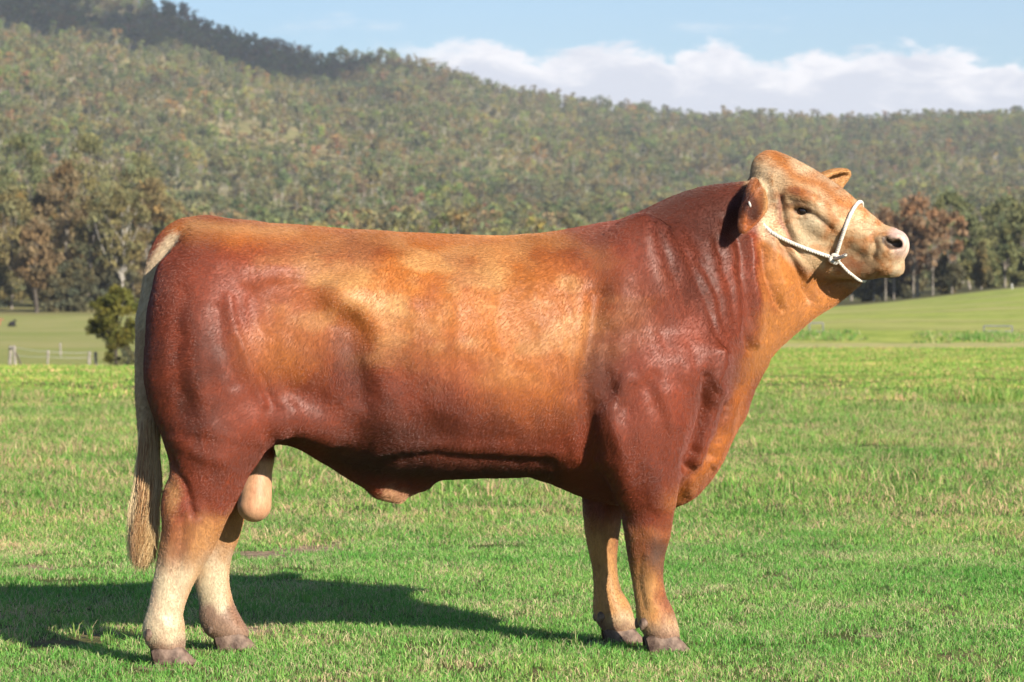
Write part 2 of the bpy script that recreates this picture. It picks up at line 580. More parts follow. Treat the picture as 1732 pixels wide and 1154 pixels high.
def trunk():
    T = [  # px, top, bottom, half width
        (272, 470, 590, 0.012), (279, 420, 670, 0.11), (294, 390, 735, 0.19), (325, 375, 755, 0.25), (372, 374, 758, 0.292),
        (430, 379, 755, 0.312), (500, 381, 746, 0.326), (560, 386, 776, 0.345), (640, 393, 806, 0.372), (740, 398, 811, 0.390),
        (850, 400, 806, 0.388), (930, 394, 806, 0.375), (1000, 382, 822, 0.352), (1060, 372, 845, 0.330), (1110, 360, 862, 0.305),
        (1150, 350, 858, 0.30), (1190, 352, 825, 0.255), (1222, 370, 775, 0.195), (1245, 420, 720, 0.13), (1258, 490, 660, 0.06)]
    st = np.array([[B(a, b)[0], B(a, b)[2], B(a, c)[2], w] for a, b, c, w in T])
    uu = np.linspace(st[0, 0], st[-1, 0], 200)
    sm = [np.convolve(np.pad(np.interp(uu, st[:, 0], st[:, i]), 6, mode='edge'), np.ones(13) / 13, 'valid') for i in (1, 2, 3)]
    sl, X, Y, Z = sub((st[0, 0], -0.45, 0.4), (st[-1, 0], 0.45, 1.7), 0.08)
    zt = np.interp(X, uu, sm[0]); zb = np.interp(X, uu, sm[1]); w = np.interp(X, uu, sm[2])
    ext = np.maximum(st[0, 0] - X, 0) + np.maximum(X - st[-1, 0], 0)
    zc = zt * 0.46 + zb * 0.54
    hz = np.where(Z > zc, zt - zc, zc - zb)
    tz = np.abs(Z - zc) / hz
    # broad, flat top line; round belly
    p = np.where(Z > zc, 2.35, 2.2)
    Nn = (np.abs(Y / w) ** p + tz ** p) ** (1 / p)
    f = (Nn - 1) * np.minimum(hz, w) + ext
    blend(sl, f.astype(np.float32), 0.02)


def body_field():
    trunk()
    # rump, hips, tail head
    for s in (-1, 1):
        q = 14 * s
        ellip(B(362 + q, 560, s * 0.165), (0.195, 0.175, 0.285), k=0.09)
        ellip(B(380 + q, 650, s * 0.19), (0.225, 0.150, 0.25), k=0.08)
        ellip(B(430 + q, 468, s * 0.17), (0.22, 0.12, 0.10), k=0.06)
        ellip(B(590, 505, s * 0.312), (0.07, 0.032, 0.05), k=0.06)
        ellip(B(312 + q, 470, s * 0.13), (0.06, 0.06, 0.06), k=0.06)
        # flank fold running from the stifle to the belly
        fz = -16 if s > 0 else 0
        chain([(B(560, 728 + fz, s * 0.24), 0.05, 0.04), (B(500, 706 + fz, s * 0.255), 0.060, 0.055), (B(440, 712 + fz, s * 0.245), 0.075, 0.075)], k=0.06)
        # shoulder blade, point of shoulder, upper arm
        ellip(B(1085, 500, s * 0.235), (0.15, 0.115, 0.27), k=0.10)
        ellip(B(1175, 615, s * 0.235), (0.115, 0.105, 0.13), k=0.08)
        ellip(B(1088, 640, s * 0.285), (0.130, 0.10, 0.15), k=0.06)
    chain([(B(345, 402), 0.052, 0.065), (B(310, 398), 0.050, 0.05), (B(280, 422), 0.044, 0.040), (B(259, 470), 0.034, 0.030), (B(249, 530), 0.028, 0.026),
           (B(247, 610), 0.036, 0.030), (B(251, 700), 0.037, 0.031), (B(254, 775), 0.032, 0.026)], k=0.03, n=6)
    chain([(B(430, 402), 0.03, 0.06), (B(350, 396), 0.04, 0.06)], k=0.05)
    # neck and crest
    chain([(B(1135, 545), 0.29, 0.255), (B(1202, 488), 0.27, 0.178), (B(1262, 435), 0.235, 0.135), (B(1310, 400), 0.19, 0.115)], k=0.07)
    chain([(B(1085, 446), 0.10, 0.12), (B(1150, 404), 0.115, 0.105), (B(1212, 383), 0.11, 0.082), (B(1258, 380), 0.10, 0.075)], k=0.08)
    # dewlap and brisket
    chain([(B(1440, 468), 0.042, 0.035), (B(1405, 490), 0.052, 0.035), (B(1355, 522), 0.055, 0.04), (B(1306, 558), 0.06, 0.05), (B(1250, 612), 0.07, 0.065), (B(1218, 690), 0.072, 0.085),
           (B(1176, 738), 0.085, 0.10), (B(1132, 790), 0.08, 0.10), (B(1080, 818), 0.072, 0.10), (B(1000, 815), 0.055, 0.09), (B(930, 790), 0.04, 0.08)], k=0.06)
    # belly fold and sheath
    chain([(B(500, 724), 0.03, 0.06), (B(562, 760), 0.045, 0.06), (B(630, 806), 0.05, 0.06), (B(672, 822), 0.045, 0.05), (B(712, 815), 0.03, 0.05)], k=0.06)
    chain([(B(645, 825), 0.035, 0.04), (B(674, 842), 0.018, 0.02)], k=0.03)
    # hind legs
    def hind(o, w, sc=1.0):
        ca = [((365, 735), .165, .13), ((356, 780), .134, .105), ((346, 822), .114, .085), ((333, 862), .104, .072), ((321, 905), .092, .066), ((304, 950), .075, .056),
              ((289, 995), .061, .050), ((279, 1035), .058, .050), ((277, 1066), .068, .060), ((284, 1086), .056, .056), ((288, 1095), .046, .050)]
        return [(B(p[0] + o[i][0], p[1] + o[i][1], w), a * sc, b * sc) for i, (p, a, b) in enumerate(ca)]
    chain(hind([(0, 0)] * 11, -0.205), k=0.05)
    of = [(8, 5), (8, 4), (20, 0), (34, -6), (42, -12), (52, -14), (69, -14), (86, -18), (94, -20), (104, -22), (110, -24)]
    chain(hind(of, 0.20, 0.97), k=0.05)
    # point of hock
    ellip(B(296, 855, -0.205), (0.026, 0.03, 0.06), k=0.05)
    ellip(B(342, 860, 0.20), (0.026, 0.03, 0.06), k=0.05)
    # fore legs
    chain([(B(1112, 640, -0.28), .160, .105), (B(1082, 716, -0.285), .165, .105), (B(1087, 790, -0.255), .128, .095), (B(1095, 850, -0.215), .094, .078), (B(1095, 897, -0.185), .079, .072), (B(1093, 935, -0.165), .064, .06),
           (B(1095, 975, -0.15), .053, .05), (B(1101, 1015, -0.145), .053, .05), (B(1109, 1043, -0.14), .063, .058), (B(1118, 1064, -0.14), .058, .06), (B(1124, 1076, -0.14), .050, .056)], k=0.04)
    ellip(B(1036, 712, -0.315), (0.06, 0.05, 0.065), k=0.04)
    chain([(B(1050, 700, 0.26), .155, .10), (B(1038, 780, 0.22), .115, .09), (B(1022, 845, 0.185), .076, .074), (B(1019, 890, 0.175), .062, .066), (B(1020, 928, 0.17), .050, .055),
           (B(1023, 965, 0.165), .042, .046), (B(1028, 1005, 0.16), .048, .05), (B(1035, 1033, 0.16), .064, .058), (B(1044, 1050, 0.16), .058, .06), (B(1050, 1060, 0.16), .050, .056)], k=0.04)
    # scrotum
    chain([(B(440, 770, 0.02), .048, .05), (B(437, 800, 0.02), .046, .048), (B(433, 832, 0.02), .056, .060), (B(430, 854, 0.02), .058, .062)], k=0.03)
    # head
    A = frame_axes(Hd(1510, 420) - Hd(1325, 300), HL)
    chain([(Hd(1323, 312), .098, .105), (Hd(1354, 335), .108, .120), (Hd(1398, 364), .106, .106), (Hd(1438, 392), .094, .082), (Hd(1472, 410), .078, .070), (Hd(1496, 420), .068, .070)], k=0.04, lat=HL)
    ellip(Hd(1298, 279), (.042, .072, .048), A, k=0.045)
    chain([(Hd(1325, 405), .085, .080), (Hd(1372, 424), .072, .082), (Hd(1420, 444), .052, .062), (Hd(1465, 452), .042, .050), (Hd(1494, 450), .036, .048)], k=0.05, lat=HL)
    ellip(Hd(1510, 416), (.056, .074, .054), A, k=0.03)
    ellip(Hd(1505, 447), (.054, .056, .038), A, k=0.02)
    for s in (-1, 1):
        ellip(Hd(1350, 405, s * .075), (.085, .032, .075), A, k=0.05)
        ellip(Hd(1362, 340, s * .105), (.045, .022, .028), A, k=0.035)
        ellip(Hd(1398, 372, s * .085), (.05, .02, .03), A, k=0.04)
        ellip(Hd(1520, 412, s * .047), (.030, .024, .034), A, k=0.02)
    # ears: cupped leaves
    def ear(base, tip, r, face):
        base, tip = np.asarray(base), np.asarray(tip)
        d = tip - base; Ln = np.linalg.norm(d); d = d / Ln
        fc = to_local(np.asarray(face, float)) - to_local(np.zeros(3)); fc = fc - d * (fc @ d); fc /= np.linalg.norm(fc)
        ax = np.array([d, np.cross(fc, d), fc])
        c = (base + tip) / 2
        R = max(Ln * .6, r)
        sl, X, Y, Z = sub(c - R, c + R, 0.05)
        dx, dy, dz = X - c[0], Y - c[1], Z - c[2]
        e = [dx * a[0] + dy * a[1] + dz * a[2] for a in ax]

        def el(e, r3):
            k0 = np.sqrt(sum((e[i] / r3[i]) ** 2 for i in range(3))); k1 = np.sqrt(sum((e[i] / r3[i] ** 2) ** 2 for i in range(3))) + 1e-6
            return k0 * (k0 - 1) / k1
        # leaf outline: widest a third of the way out, pointed at the tip
        tt = np.clip(e[0] / (Ln * 0.56), -1, 1)
        wq = 1.0 - 0.42 * np.maximum(tt, 0)
        curl = (e[1] / r) ** 2 * 0.030
        e2 = e[2] - curl + 0.018
        f = el([e[0], e[1] / wq, e2], (Ln * 0.56, r, 0.034))
        cup = el([e[0] - 0.012, e[1] / wq, e2 - 0.034], (Ln * 0.47, r * 0.80, 0.048))
        f = np.maximum(f, -cup)
        blend(sl, f.astype(np.float32), 0.02)
    ear(B(1287, 307, -.085), B(1266, 384, -.285), 0.048, (0.62, -0.75, 0.10))
    ear(Hd(1372, 322, .10), Hd(1440, 296, .24), 0.050, (0.5, -0.6, -0.3))
    # nostrils and mouth line
    for s in (-1, 1):
        chain([(Hd(1494, 404, s * .082), .009, .03), (Hd(1506, 414, s * .080), .016, .035), (Hd(1518, 413, s * .066), .014, .035)], k=0.010, lat=HL, cut=True)
    # eye hollows
    for s in (-1, 1):
        ellip(Hd(1356, 357, s * .128), (.036, .020, .016), frame_axes(Hd(1372, 362) - Hd(1340, 354), HL), k=0.02, cut=True)


def surface_nets(f, o, s):
    ins = f < 0
    cn = np.zeros(np.array(f.shape) - 1, np.int8)
    n = cn.shape
    offs = [(i, j, k) for i in (0, 1) for j in (0, 1) for k in (0, 1)]
    for i, j, k in offs:
        cn += ins[i:n[0] + i, j:n[1] + j, k:n[2] + k]
    cells = np.argwhere((cn > 0) & (cn < 8))
    idx = np.full(n, -1, np.int32)
    idx[tuple(cells.T)] = np.arange(len(cells))
    acc = np.zeros((len(cells), 3)); cnt = np.zeros(len(cells))
    val = {of: f[cells[:, 0] + of[0], cells[:, 1] + of[1], cells[:, 2] + of[2]] for of in offs}
    for a in offs:
        for ax in range(3):
            if a[ax] == 0:
                b = list(a); b[ax] = 1; b = tuple(b)
                va, vb = val[a], val[b]
                m = (va < 0) != (vb < 0)
                t = np.where(m, va / np.where(m, va - vb, 1), 0)
                p = np.tile(np.array(a, float), (len(cells), 1)); p[:, ax] = t
                acc[m] += p[m]; cnt[m] += 1
    v = o + s * (cells + acc / cnt[:, None])
    quads = []
    for ax in range(3):
        sl0 = [slice(None)] * 3; sl1 = [slice(None)] * 3
        sl0[ax] = slice(0, -1); sl1[ax] = slice(1, None)
        e = np.argwhere(ins[tuple(sl0)] != ins[tuple(sl1)])
        b, c = (ax + 1) % 3, (ax + 2) % 3
        ok = (e[:, b] > 0) & (e[:, c] > 0) & (e[:, b] < n[b]) & (e[:, c] < n[c])
        e = e[ok]
        flip = ins[tuple(sl0)][tuple(e.T)]
        q = []
        for db, dc in ((-1, -1), (0, -1), (0, 0), (-1, 0)):
            g = e.copy(); g[:, b] += db; g[:, c] += dc
            q.append(idx[tuple(g.T)])
        q = np.stack(q, 1)
        q[~flip] = q[~flip][:, ::-1]
        quads.append(q)
    return v, np.vstack(quads)


def vert_normals(v, q):
    fn = np.cross(v[q[:, 2]] - v[q[:, 0]], v[q[:, 3]] - v[q[:, 1]])
    n = np.zeros_like(v)
    for i in range(4):
        for c in range(3):
            n[:, c] += np.bincount(q[:, i], fn[:, c], len(v))
    return n / (np.linalg.norm(n, axis=1, keepdims=True) + 1e-12)


def smooth_verts(v, q, it, mask=None, lam=0.5, mu=-0.52):
    e = np.vstack([q[:, [0, 1]], q[:, [1, 2]], q[:, [2, 3]], q[:, [3, 0]]])
    deg = np.bincount(e[:, 0], minlength=len(v)) + np.bincount(e[:, 1], minlength=len(v))
    for k in range(it * 2):
        s = np.stack([np.bincount(e[:, 0], v[e[:, 1], c], len(v)) + np.bincount(e[:, 1], v[e[:, 0], c], len(v)) for c in range(3)], 1)
        d = s / deg[:, None] - v
        v = v + (lam if k % 2 == 0 else mu) * d * (1 if mask is None else mask[:, None])
    return v


def pl_dist(px, py, pts):
    best = np.full(px.shape, 1e9)
    for (x0, y0), (x1, y1) in zip(pts[:-1], pts[1:]):
        dx, dy = x1 - x0, y1 - y0
        t = np.clip(((px - x0) * dx + (py - y0) * dy) / (dx * dx + dy * dy + 1e-9), 0, 1)
        best = np.minimum(best, np.hypot(px - x0 - t * dx, py - y0 - t * dy))
    return best


body_field()
BV, BQ = surface_nets(FIELD, G0, VS)
BV = smooth_verts(BV, BQ, 2)
BN = vert_normals(BV, BQ)

# mirrored photo position of every point: the far flank gets the same relief and markings as the near one
hl_w = to_world(BV)
head_l = (hl_w - HC) @ HLw
is_head = ((BV - Hd(1318, 340)) @ frame_axes(Hd(1510, 420) - Hd(1325, 300), HL)[0]) > -0.035
is_head &= (BV[:, 2] > B(1400, 478)[2])
ax_, ay_ = to_px(BV)
is_head &= ax_ > np.interp(ay_, [240, 300, 330, 392, 470], [1200, 1236, 1243, 1264, 1284])
mir = BV.copy()
mir[:, 1] = np.where(~is_head & (BV[:, 1] > 0) & (BV[:, 2] > 0.56), -BV[:, 1], BV[:, 1])
flip_h = is_head & (head_l > 0)
mir[flip_h] = BV[flip_h] - 2 * head_l[flip_h, None] * HL
PX, PY = to_px(mir)
FAR = (BV[:, 1] > 0.02)
hind_leg = (BV[:, 0] < -0.4)
sideways = np.abs(np.where(is_head, BN @ HL, BN[:, 1]))

STROKES = [  # (points, width px, height mm) relief drawn on the flank
    # neck folds
    ([(1137, 391), (1159, 434), (1182, 483), (1205, 533), (1225, 592)], 6, -5),
    ([(1150, 391), (1172, 434), (1195, 483), (1218, 533), (1233, 570)], 9, 4),
    ([(1176, 440), (1201, 474), (1221, 526), (1230, 560)], 6, -6),
    ([(1195, 404), (1206, 444), (1220, 490), (1238, 540)], 10, 4),
    ([(1212, 404), (1220, 444), (1230, 483), (1243, 550)], 6, -4),
    ([(1230, 410), (1238, 457), (1245, 516), (1252, 570)], 9, 8),
    ([(1246, 405), (1254, 457), (1262, 516), (1268, 590)], 8, -10),
    ([(1268, 405), (1274, 457), (1280, 516), (1280, 575)], 9, 14),
    ([(1290, 420), (1294, 457), (1306, 490), (1318, 520)], 7, -12),
    ([(1308, 410), (1318, 457), (1330, 490)], 9, 8),
    ([(1322, 412), (1340, 440), (1356, 477), (1366, 505)], 7, -9),
    ([(1340, 425), (1358, 450), (1374, 480), (1380, 500)], 8, 7),
    ([(1110, 372), (1120, 420), (1140, 470)], 9, -6),
    ([(1092, 372), (1100, 440), (1120, 500)], 14, 5),
    # shoulder and fore leg
    ([(1012, 500), (1000, 570), (992, 640), (994, 700), (998, 760)], 17, -20),
    ([(1048, 470), (1040, 560), (1035, 640)], 22, 8),
    ([(1104, 520), (1130, 590), (1150, 640)], 16, -6),
    ([(1217, 600), (1217, 668), (1190, 740), (1180, 780)], 9, 19),
    ([(1197, 640), (1192, 690), (1172, 745), (1162, 790)], 9, -20),
    ([(1030, 700), (1052, 760), (1062, 820)], 14, 9),
    ([(1100, 655), (1120, 720), (1125, 780)], 12, -7),
    ([(1130, 670), (1140, 720)], 16, 8),
    ([(1060, 640), (1040, 690)], 14, 10),
    ([(1105, 790), (1110, 850)], 14, 5),
    ([(1240, 680), (1222, 735), (1205, 775)], 8, -7),
    # flank, hip, thigh
    ([(600, 555), (600, 610), (612, 670)], 28, -26),
    ([(545, 480), (590, 505), (625, 540), (645, 560)], 17, 5),
    ([(385, 500), (398, 560), (420, 620), (445, 680)], 9, 6),
    ([(366, 520), (380, 590), (400, 650)], 12, -7),
    ([(470, 575), (500, 620)], 36, 12),
    ([(425, 500), (440, 560)], 14, -5),
    ([(440, 640), (462, 690), (450, 730)], 12, -7),
    ([(470, 660), (495, 700), (480, 735)], 14, 7),
    ([(308, 500), (300, 600), (312, 690)], 16, -7),
    ([(330, 540), (335, 640), (350, 720)], 20, 6),
    ([(290, 770), (312, 810), (322, 850), (330, 870)], 8, -9),
    ([(300, 740), (340, 770), (380, 780)], 12, 5),
    ([(420, 450), (480, 445), (540, 440)], 20, 5),
    ([(410, 488), (470, 485), (540, 478)], 10, -4),
    # ribs and belly
    ([(640, 778), (740, 772), (850, 776), (940, 785)], 9, -8),
    ([(640, 762), (740, 757), (850, 760), (940, 768)], 12, 6),
    ([(700, 500), (705, 600), (700, 690)], 12, 3),
    ([(770, 490), (778, 600), (772, 700)], 12, 3),
    ([(840, 480), (850, 600), (845, 700)], 12, 3),
    ([(905, 480), (918, 600), (915, 700)], 12, 3),
    ([(960, 480), (968, 580), (962, 660)], 14, -6),
    ([(690, 650), (700, 700), (740, 735)], 30, -12),
    ([(1060, 690), (1085, 665), (1110, 640)], 14, -7),
    ([(1150, 610), (1185, 640), (1200, 600)], 20, 7),
    ([(1035, 560), (1025, 620), (1030, 660)], 13, -8),
    # knees, hocks, tendons
    ([(1098, 905), (1112, 912)], 15, 5), ([(1084, 945), (1086, 1030)], 6, -4), ([(1100, 945), (1104, 1025)], 9, 4),
    ([(1050, 870), (1066, 900), (1072, 940)], 7, 5), ([(1130, 880), (1124, 905)], 7, 4),
    ([(312, 872), (306, 930), (292, 1000)], 7, -5), ([(290, 880), (280, 950)], 7, 5), ([(335, 880), (322, 940)], 10, 4),
    ([(268, 1040), (282, 1062), (300, 1060)], 8, 4), ([(345, 850), (362, 880)], 9, -4),
    # folds of the dewlap
    ([(1300, 470), (1302, 520), (1288, 570)], 8, -6), ([(1325, 480), (1322, 530), (1300, 580)], 8, 5),
    ([(1232, 690), (1218, 740), (1198, 780)], 7, -13), ([(1246, 680), (1232, 740), (1212, 785)], 7, 11), ([(1205, 770), (1180, 805)], 7, -10), ([(1190, 800), (1165, 830)], 7, 9), ([(1250, 650), (1236, 690)], 6, -7),
    # head
    ([(1320, 335), (1326, 372), (1340, 405), (1352, 430)], 5, -7),
    ([(1332, 332), (1336, 368), (1348, 395)], 6, 4),
    ([(1376, 362), (1395, 376), (1405, 386)], 5, -8),
    ([(1420, 372), (1440, 388), (1462, 398)], 10, 4), ([(1405, 395), (1430, 412), (1455, 428)], 12, -4),
    ([(1450, 415), (1470, 425)], 9, 4), ([(1340, 380), (1352, 400), (1372, 430)], 12, 4),
    ([(1368, 380), (1395, 398), (1412, 415)], 12, 5),
    ([(1333, 322), (1352, 328), (1372, 334)], 8, 5),
    ([(1336, 338), (1355, 341), (1378, 350)], 4, -5),
    ([(1340, 350), (1354, 346.5), (1376, 358)], 2.8, 5),
    ([(1342, 365), (1357, 367.5), (1374, 364)], 3.0, 5),
    ([(1478, 402), (1484, 418), (1478, 432)], 6, -5),
    ([(1468, 470), (1495, 460), (1520, 448), (1532, 436)], 3.2, -3.5),
    ([(1490, 405), (1500, 398), (1518, 398)], 6, 4),
    ([(1300, 300), (1310, 330), (1318, 360)], 7, 3),
]
side_w = sstep(0.12, 0.5, sideways)
WX = PX + np.where(is_head, 1.5, 7) * fbm2(PX / 45, PY / 38, 33, 3); WY = PY + np.where(is_head, 1.5, 7) * fbm2(PX / 40, PY / 45, 34, 3)
disp = np.zeros(len(BV))
for pts, wd, mm in STROKES:
    x0 = min(p[0] for p in pts) - 3 * wd; x1 = max(p[0] for p in pts) + 3 * wd
    y0 = min(p[1] for p in pts) - 3 * wd; y1 = max(p[1] for p in pts) + 3 * wd
    m = np.where((PX > x0) & (PX < x1) & (PY > y0) & (PY < y1))[0]
    d = pl_dist(WX[m], WY[m], pts)
    disp[m] += mm * 0.001 * np.exp(-(d / wd) ** 2) * side_w[m]
# fore and hind strokes must not mark the far leg seen between the near ones
disp *= np.where((BV[:, 2] < 0.62) & FAR, 0.25, 1.0)
# small muscle and skin undulation
und = fbm2(BV[:, 0] * 9, BV[:, 2] * 9 + BV[:, 1] * 4, 3, 3) * 0.004 + fbm2(BV[:, 0] * 30, BV[:, 2] * 22 + BV[:, 1] * 9, 9, 2) * 0.0012
disp += und * np.where(is_head, 0.35, np.where(BV[:, 2] < 0.5, 0.5, 1.0))
BV = BV + BN * disp[:, None]
BV = smooth_verts(BV, BQ, 1)
BN = vert_normals(BV, BQ)

# ---- coat colours (pigment, with some sheen and shade painted in)
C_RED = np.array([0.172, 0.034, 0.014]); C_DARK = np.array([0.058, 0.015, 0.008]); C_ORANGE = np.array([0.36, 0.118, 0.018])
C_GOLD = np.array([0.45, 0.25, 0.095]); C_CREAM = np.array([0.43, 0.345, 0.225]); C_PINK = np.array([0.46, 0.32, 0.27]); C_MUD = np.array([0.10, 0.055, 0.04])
BC = np.tile(C_RED, (len(BV), 1))
wob = fbm2(PX / 22, PY / 22, 5, 4) * 14


def paint(col, w):
    global BC
    w = np.clip(w, 0, 1)[:, None]
    BC = BC * (1 - w) + np.asarray(col) * w


def blob(x, y, rx, ry, soft=0.5, ang=0.0):
    c, s = math.cos(math.radians(ang)), math.sin(math.radians(ang))
    dx, dy = PX - x + wob, PY - y + wob
    r = np.hypot((dx * c + dy * s) / rx, (-dx * s + dy * c) / ry)
    return 1 - sstep(1 - soft, 1 + soft * 0.6, r)


def line(pts, wd):
    return np.exp(-(pl_dist(PX + wob * 0.5, PY + wob * 0.5, pts) / wd) ** 2)


bodyz = BV[:, 2]
notleg = sstep(0.50, 0.62, bodyz)
# orange saddle, part pigment, part sunlit sheen painted in
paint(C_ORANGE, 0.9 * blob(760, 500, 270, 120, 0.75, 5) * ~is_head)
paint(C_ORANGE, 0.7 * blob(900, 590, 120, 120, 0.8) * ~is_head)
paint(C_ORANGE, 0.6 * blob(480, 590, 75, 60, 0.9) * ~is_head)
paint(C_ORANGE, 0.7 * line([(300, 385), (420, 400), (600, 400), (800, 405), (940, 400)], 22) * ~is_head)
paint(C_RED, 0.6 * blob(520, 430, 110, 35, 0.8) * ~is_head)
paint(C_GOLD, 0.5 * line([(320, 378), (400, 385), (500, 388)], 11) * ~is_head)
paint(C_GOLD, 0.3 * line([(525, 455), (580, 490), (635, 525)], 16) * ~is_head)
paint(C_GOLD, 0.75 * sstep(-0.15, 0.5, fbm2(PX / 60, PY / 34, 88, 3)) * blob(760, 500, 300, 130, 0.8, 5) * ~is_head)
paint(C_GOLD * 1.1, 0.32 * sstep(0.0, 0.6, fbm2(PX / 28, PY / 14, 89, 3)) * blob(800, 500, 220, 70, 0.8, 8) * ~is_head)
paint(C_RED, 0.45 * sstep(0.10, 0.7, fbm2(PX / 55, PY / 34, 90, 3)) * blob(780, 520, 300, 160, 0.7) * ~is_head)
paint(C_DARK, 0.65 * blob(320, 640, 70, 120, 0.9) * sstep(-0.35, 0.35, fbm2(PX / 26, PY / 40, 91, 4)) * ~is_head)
paint(C_DARK, 0.6 * blob(598, 620, 34, 85, 0.9, -8) * ~is_head)  # shade of the flank hollow painted into the coat
paint(C_DARK, 0.55 * blob(1012, 640, 24, 70, 0.9) * ~is_head)  # shoulder groove shade, likewise painted in
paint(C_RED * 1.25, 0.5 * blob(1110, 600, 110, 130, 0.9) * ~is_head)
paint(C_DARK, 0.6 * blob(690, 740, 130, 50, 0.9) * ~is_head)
paint(C_DARK, 0.5 * line([(620, 790), (760, 795), (930, 790)], 24) * ~is_head)  # underbelly shade painted into the coat
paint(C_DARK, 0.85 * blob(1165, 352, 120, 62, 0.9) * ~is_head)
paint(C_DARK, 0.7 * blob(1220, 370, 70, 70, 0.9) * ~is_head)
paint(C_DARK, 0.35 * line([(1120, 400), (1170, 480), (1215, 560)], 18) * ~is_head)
# mottled dark hair on thigh, flank, neck; belly and shoulder groove shade painted in
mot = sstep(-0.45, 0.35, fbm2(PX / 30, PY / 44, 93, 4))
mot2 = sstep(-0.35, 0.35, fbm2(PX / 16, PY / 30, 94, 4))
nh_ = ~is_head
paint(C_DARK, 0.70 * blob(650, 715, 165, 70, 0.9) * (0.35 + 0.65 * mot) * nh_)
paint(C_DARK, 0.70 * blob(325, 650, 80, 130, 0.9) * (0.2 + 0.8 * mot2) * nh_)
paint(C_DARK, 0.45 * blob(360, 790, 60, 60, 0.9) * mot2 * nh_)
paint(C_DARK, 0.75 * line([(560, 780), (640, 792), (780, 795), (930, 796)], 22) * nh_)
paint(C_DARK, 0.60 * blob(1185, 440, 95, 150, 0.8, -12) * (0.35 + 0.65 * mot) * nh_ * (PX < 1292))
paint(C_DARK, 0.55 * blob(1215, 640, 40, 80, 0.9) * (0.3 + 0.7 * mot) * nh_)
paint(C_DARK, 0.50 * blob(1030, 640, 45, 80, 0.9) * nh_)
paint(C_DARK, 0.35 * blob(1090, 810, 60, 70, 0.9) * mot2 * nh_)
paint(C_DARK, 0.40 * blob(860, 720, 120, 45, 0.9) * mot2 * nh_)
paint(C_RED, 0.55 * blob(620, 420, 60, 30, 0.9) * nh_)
# fore chest and throat, their sunlit orange painted in
paint(C_ORANGE, 0.85 * line([(1350, 470), (1312, 540), (1282, 610)], 24) * ~is_head * (PY > 400))
paint(C_ORANGE, 0.7 * line([(1262, 640), (1245, 720), (1200, 790), (1140, 850)], 17) * ~is_head)
# tail
tail_line = pl_dist(PX, PY, [(300, 400), (262, 440), (247, 500), (245, 610), (252, 700), (256, 780)])
tw = (1 - sstep(16, 26, tail_line)) * (np.abs(BV[:, 1]) < 0.075)
paint([0.46, 0.33, 0.21], 0.9 * tw * sstep(420, 470, PY))
paint(C_CREAM * 1.1, 0.85 * (1 - sstep(12, 24, pl_dist(PX, PY, [(296, 412), (266, 448), (248, 505), (242, 540)]))) * (np.abs(BV[:, 1]) < 0.08))
# legs: red-brown to the hock and knee, then pale
wz = bodyz + 0.0022 * wob + 0.012 * fbm2(PX / 7, PY / 18, 47, 3)
lo = 1 - sstep(0.27, 0.45, wz)
BC = np.where((lo * hind_leg)[:, None] > 0, BC * (1 - (lo * hind_leg)[:, None]) + C_CREAM * (lo * hind_leg)[:, None], BC)
hf = hind_leg * sstep(0.30, 0.40, wz) * (1 - sstep(0.42, 0.54, wz))
paint(C_ORANGE * 0.35 + C_GOLD * 0.65, 0.75 * hf)
paint(np.array([0.46, 0.30, 0.20]), 0.45 * lo * hind_leg * sstep(-0.1, 0.5, fbm2(PX / 13, PY / 40, 49, 3)))
paint(C_ORANGE * 0.5 + C_GOLD * 0.5, 0.5 * lo * hind_leg * line([(338, 960), (318, 1010), (309, 1060)], 9))
paint(C_ORANGE * 0.5 + C_GOLD * 0.5, 0.5 * lo * hind_leg * FAR * line([(388, 960), (392, 1010), (402, 1050)], 9))
paint(C_RED, 0.55 * hind_leg * ~FAR * blob(300, 905, 26, 48, 0.8, 10))
paint(C_GOLD, 0.6 * hind_leg * ~FAR * blob(292, 838, 16, 36, 0.8))
fl = ~hind_leg
lf = fl * (1 - sstep(0.34, 0.47, wz))
paint(C_ORANGE * 0.45 + C_GOLD * 0.55, 0.9 * lf)
paint(C_RED, 0.85 * lf * ~FAR * blob(1098, 900, 50, 70, 0.8))
paint(C_RED, 0.5 * lf * sstep(0.0, 0.5, fbm2(PX / 10, PY / 30, 48, 3)))
paint(C_MUD, 0.9 * lf * ~FAR * blob(1110, 930, 19, 42, 0.7, -8))
paint(C_MUD, 0.5 * lf * ~FAR * blob(1132, 1030, 14, 30, 0.8))
paint(C_RED, 0.6 * lf * blob(1124, 1000, 20, 40, 0.8))
paint(C_GOLD, 0.7 * lf * blob(1088, 1010, 18, 50, 0.8))
paint(C_GOLD, 0.6 * lf * FAR)
paint(C_CREAM, 0.6 * fl * (1 - sstep(0.08, 0.14, wz)))
paint(C_MUD, 0.6 * lf * FAR * line([(1046, 900), (1056, 1000)], 8))
paint(C_RED, 0.5 * lf * FAR * blob(1045, 900, 22, 50, 0.8))
mudz = np.where(hind_leg & FAR, 0.15, np.where(hind_leg, 0.085, 0.07)) + wob * 0.003
paint([0.17, 0.085, 0.06], 0.8 * (1 - sstep(mudz - 0.02, mudz + 0.03, bodyz)))
# sheath tip, scrotum
scro = (pl_dist(PX, PY, [(438, 795), (431, 858)]) < 44) & (np.abs(BV[:, 1] - 0.02) < 0.085) & (PY > 772) & (PX > 398) & (bodyz > 0.42) & (BV[:, 0] > B(400, 800)[0])
paint([0.46, 0.255, 0.145], 0.95 * scro * sstep(772, 788, PY))
paint([0.34, 0.15, 0.08], 0.5 * scro * sstep(0.0, 0.6, fbm2(PX / 9, PY / 16, 51, 3)))
paint([0.42, 0.23, 0.12], 0.9 * blob(672, 843, 32, 16, 0.6) * (np.abs(BV[:, 1]) < 0.09))
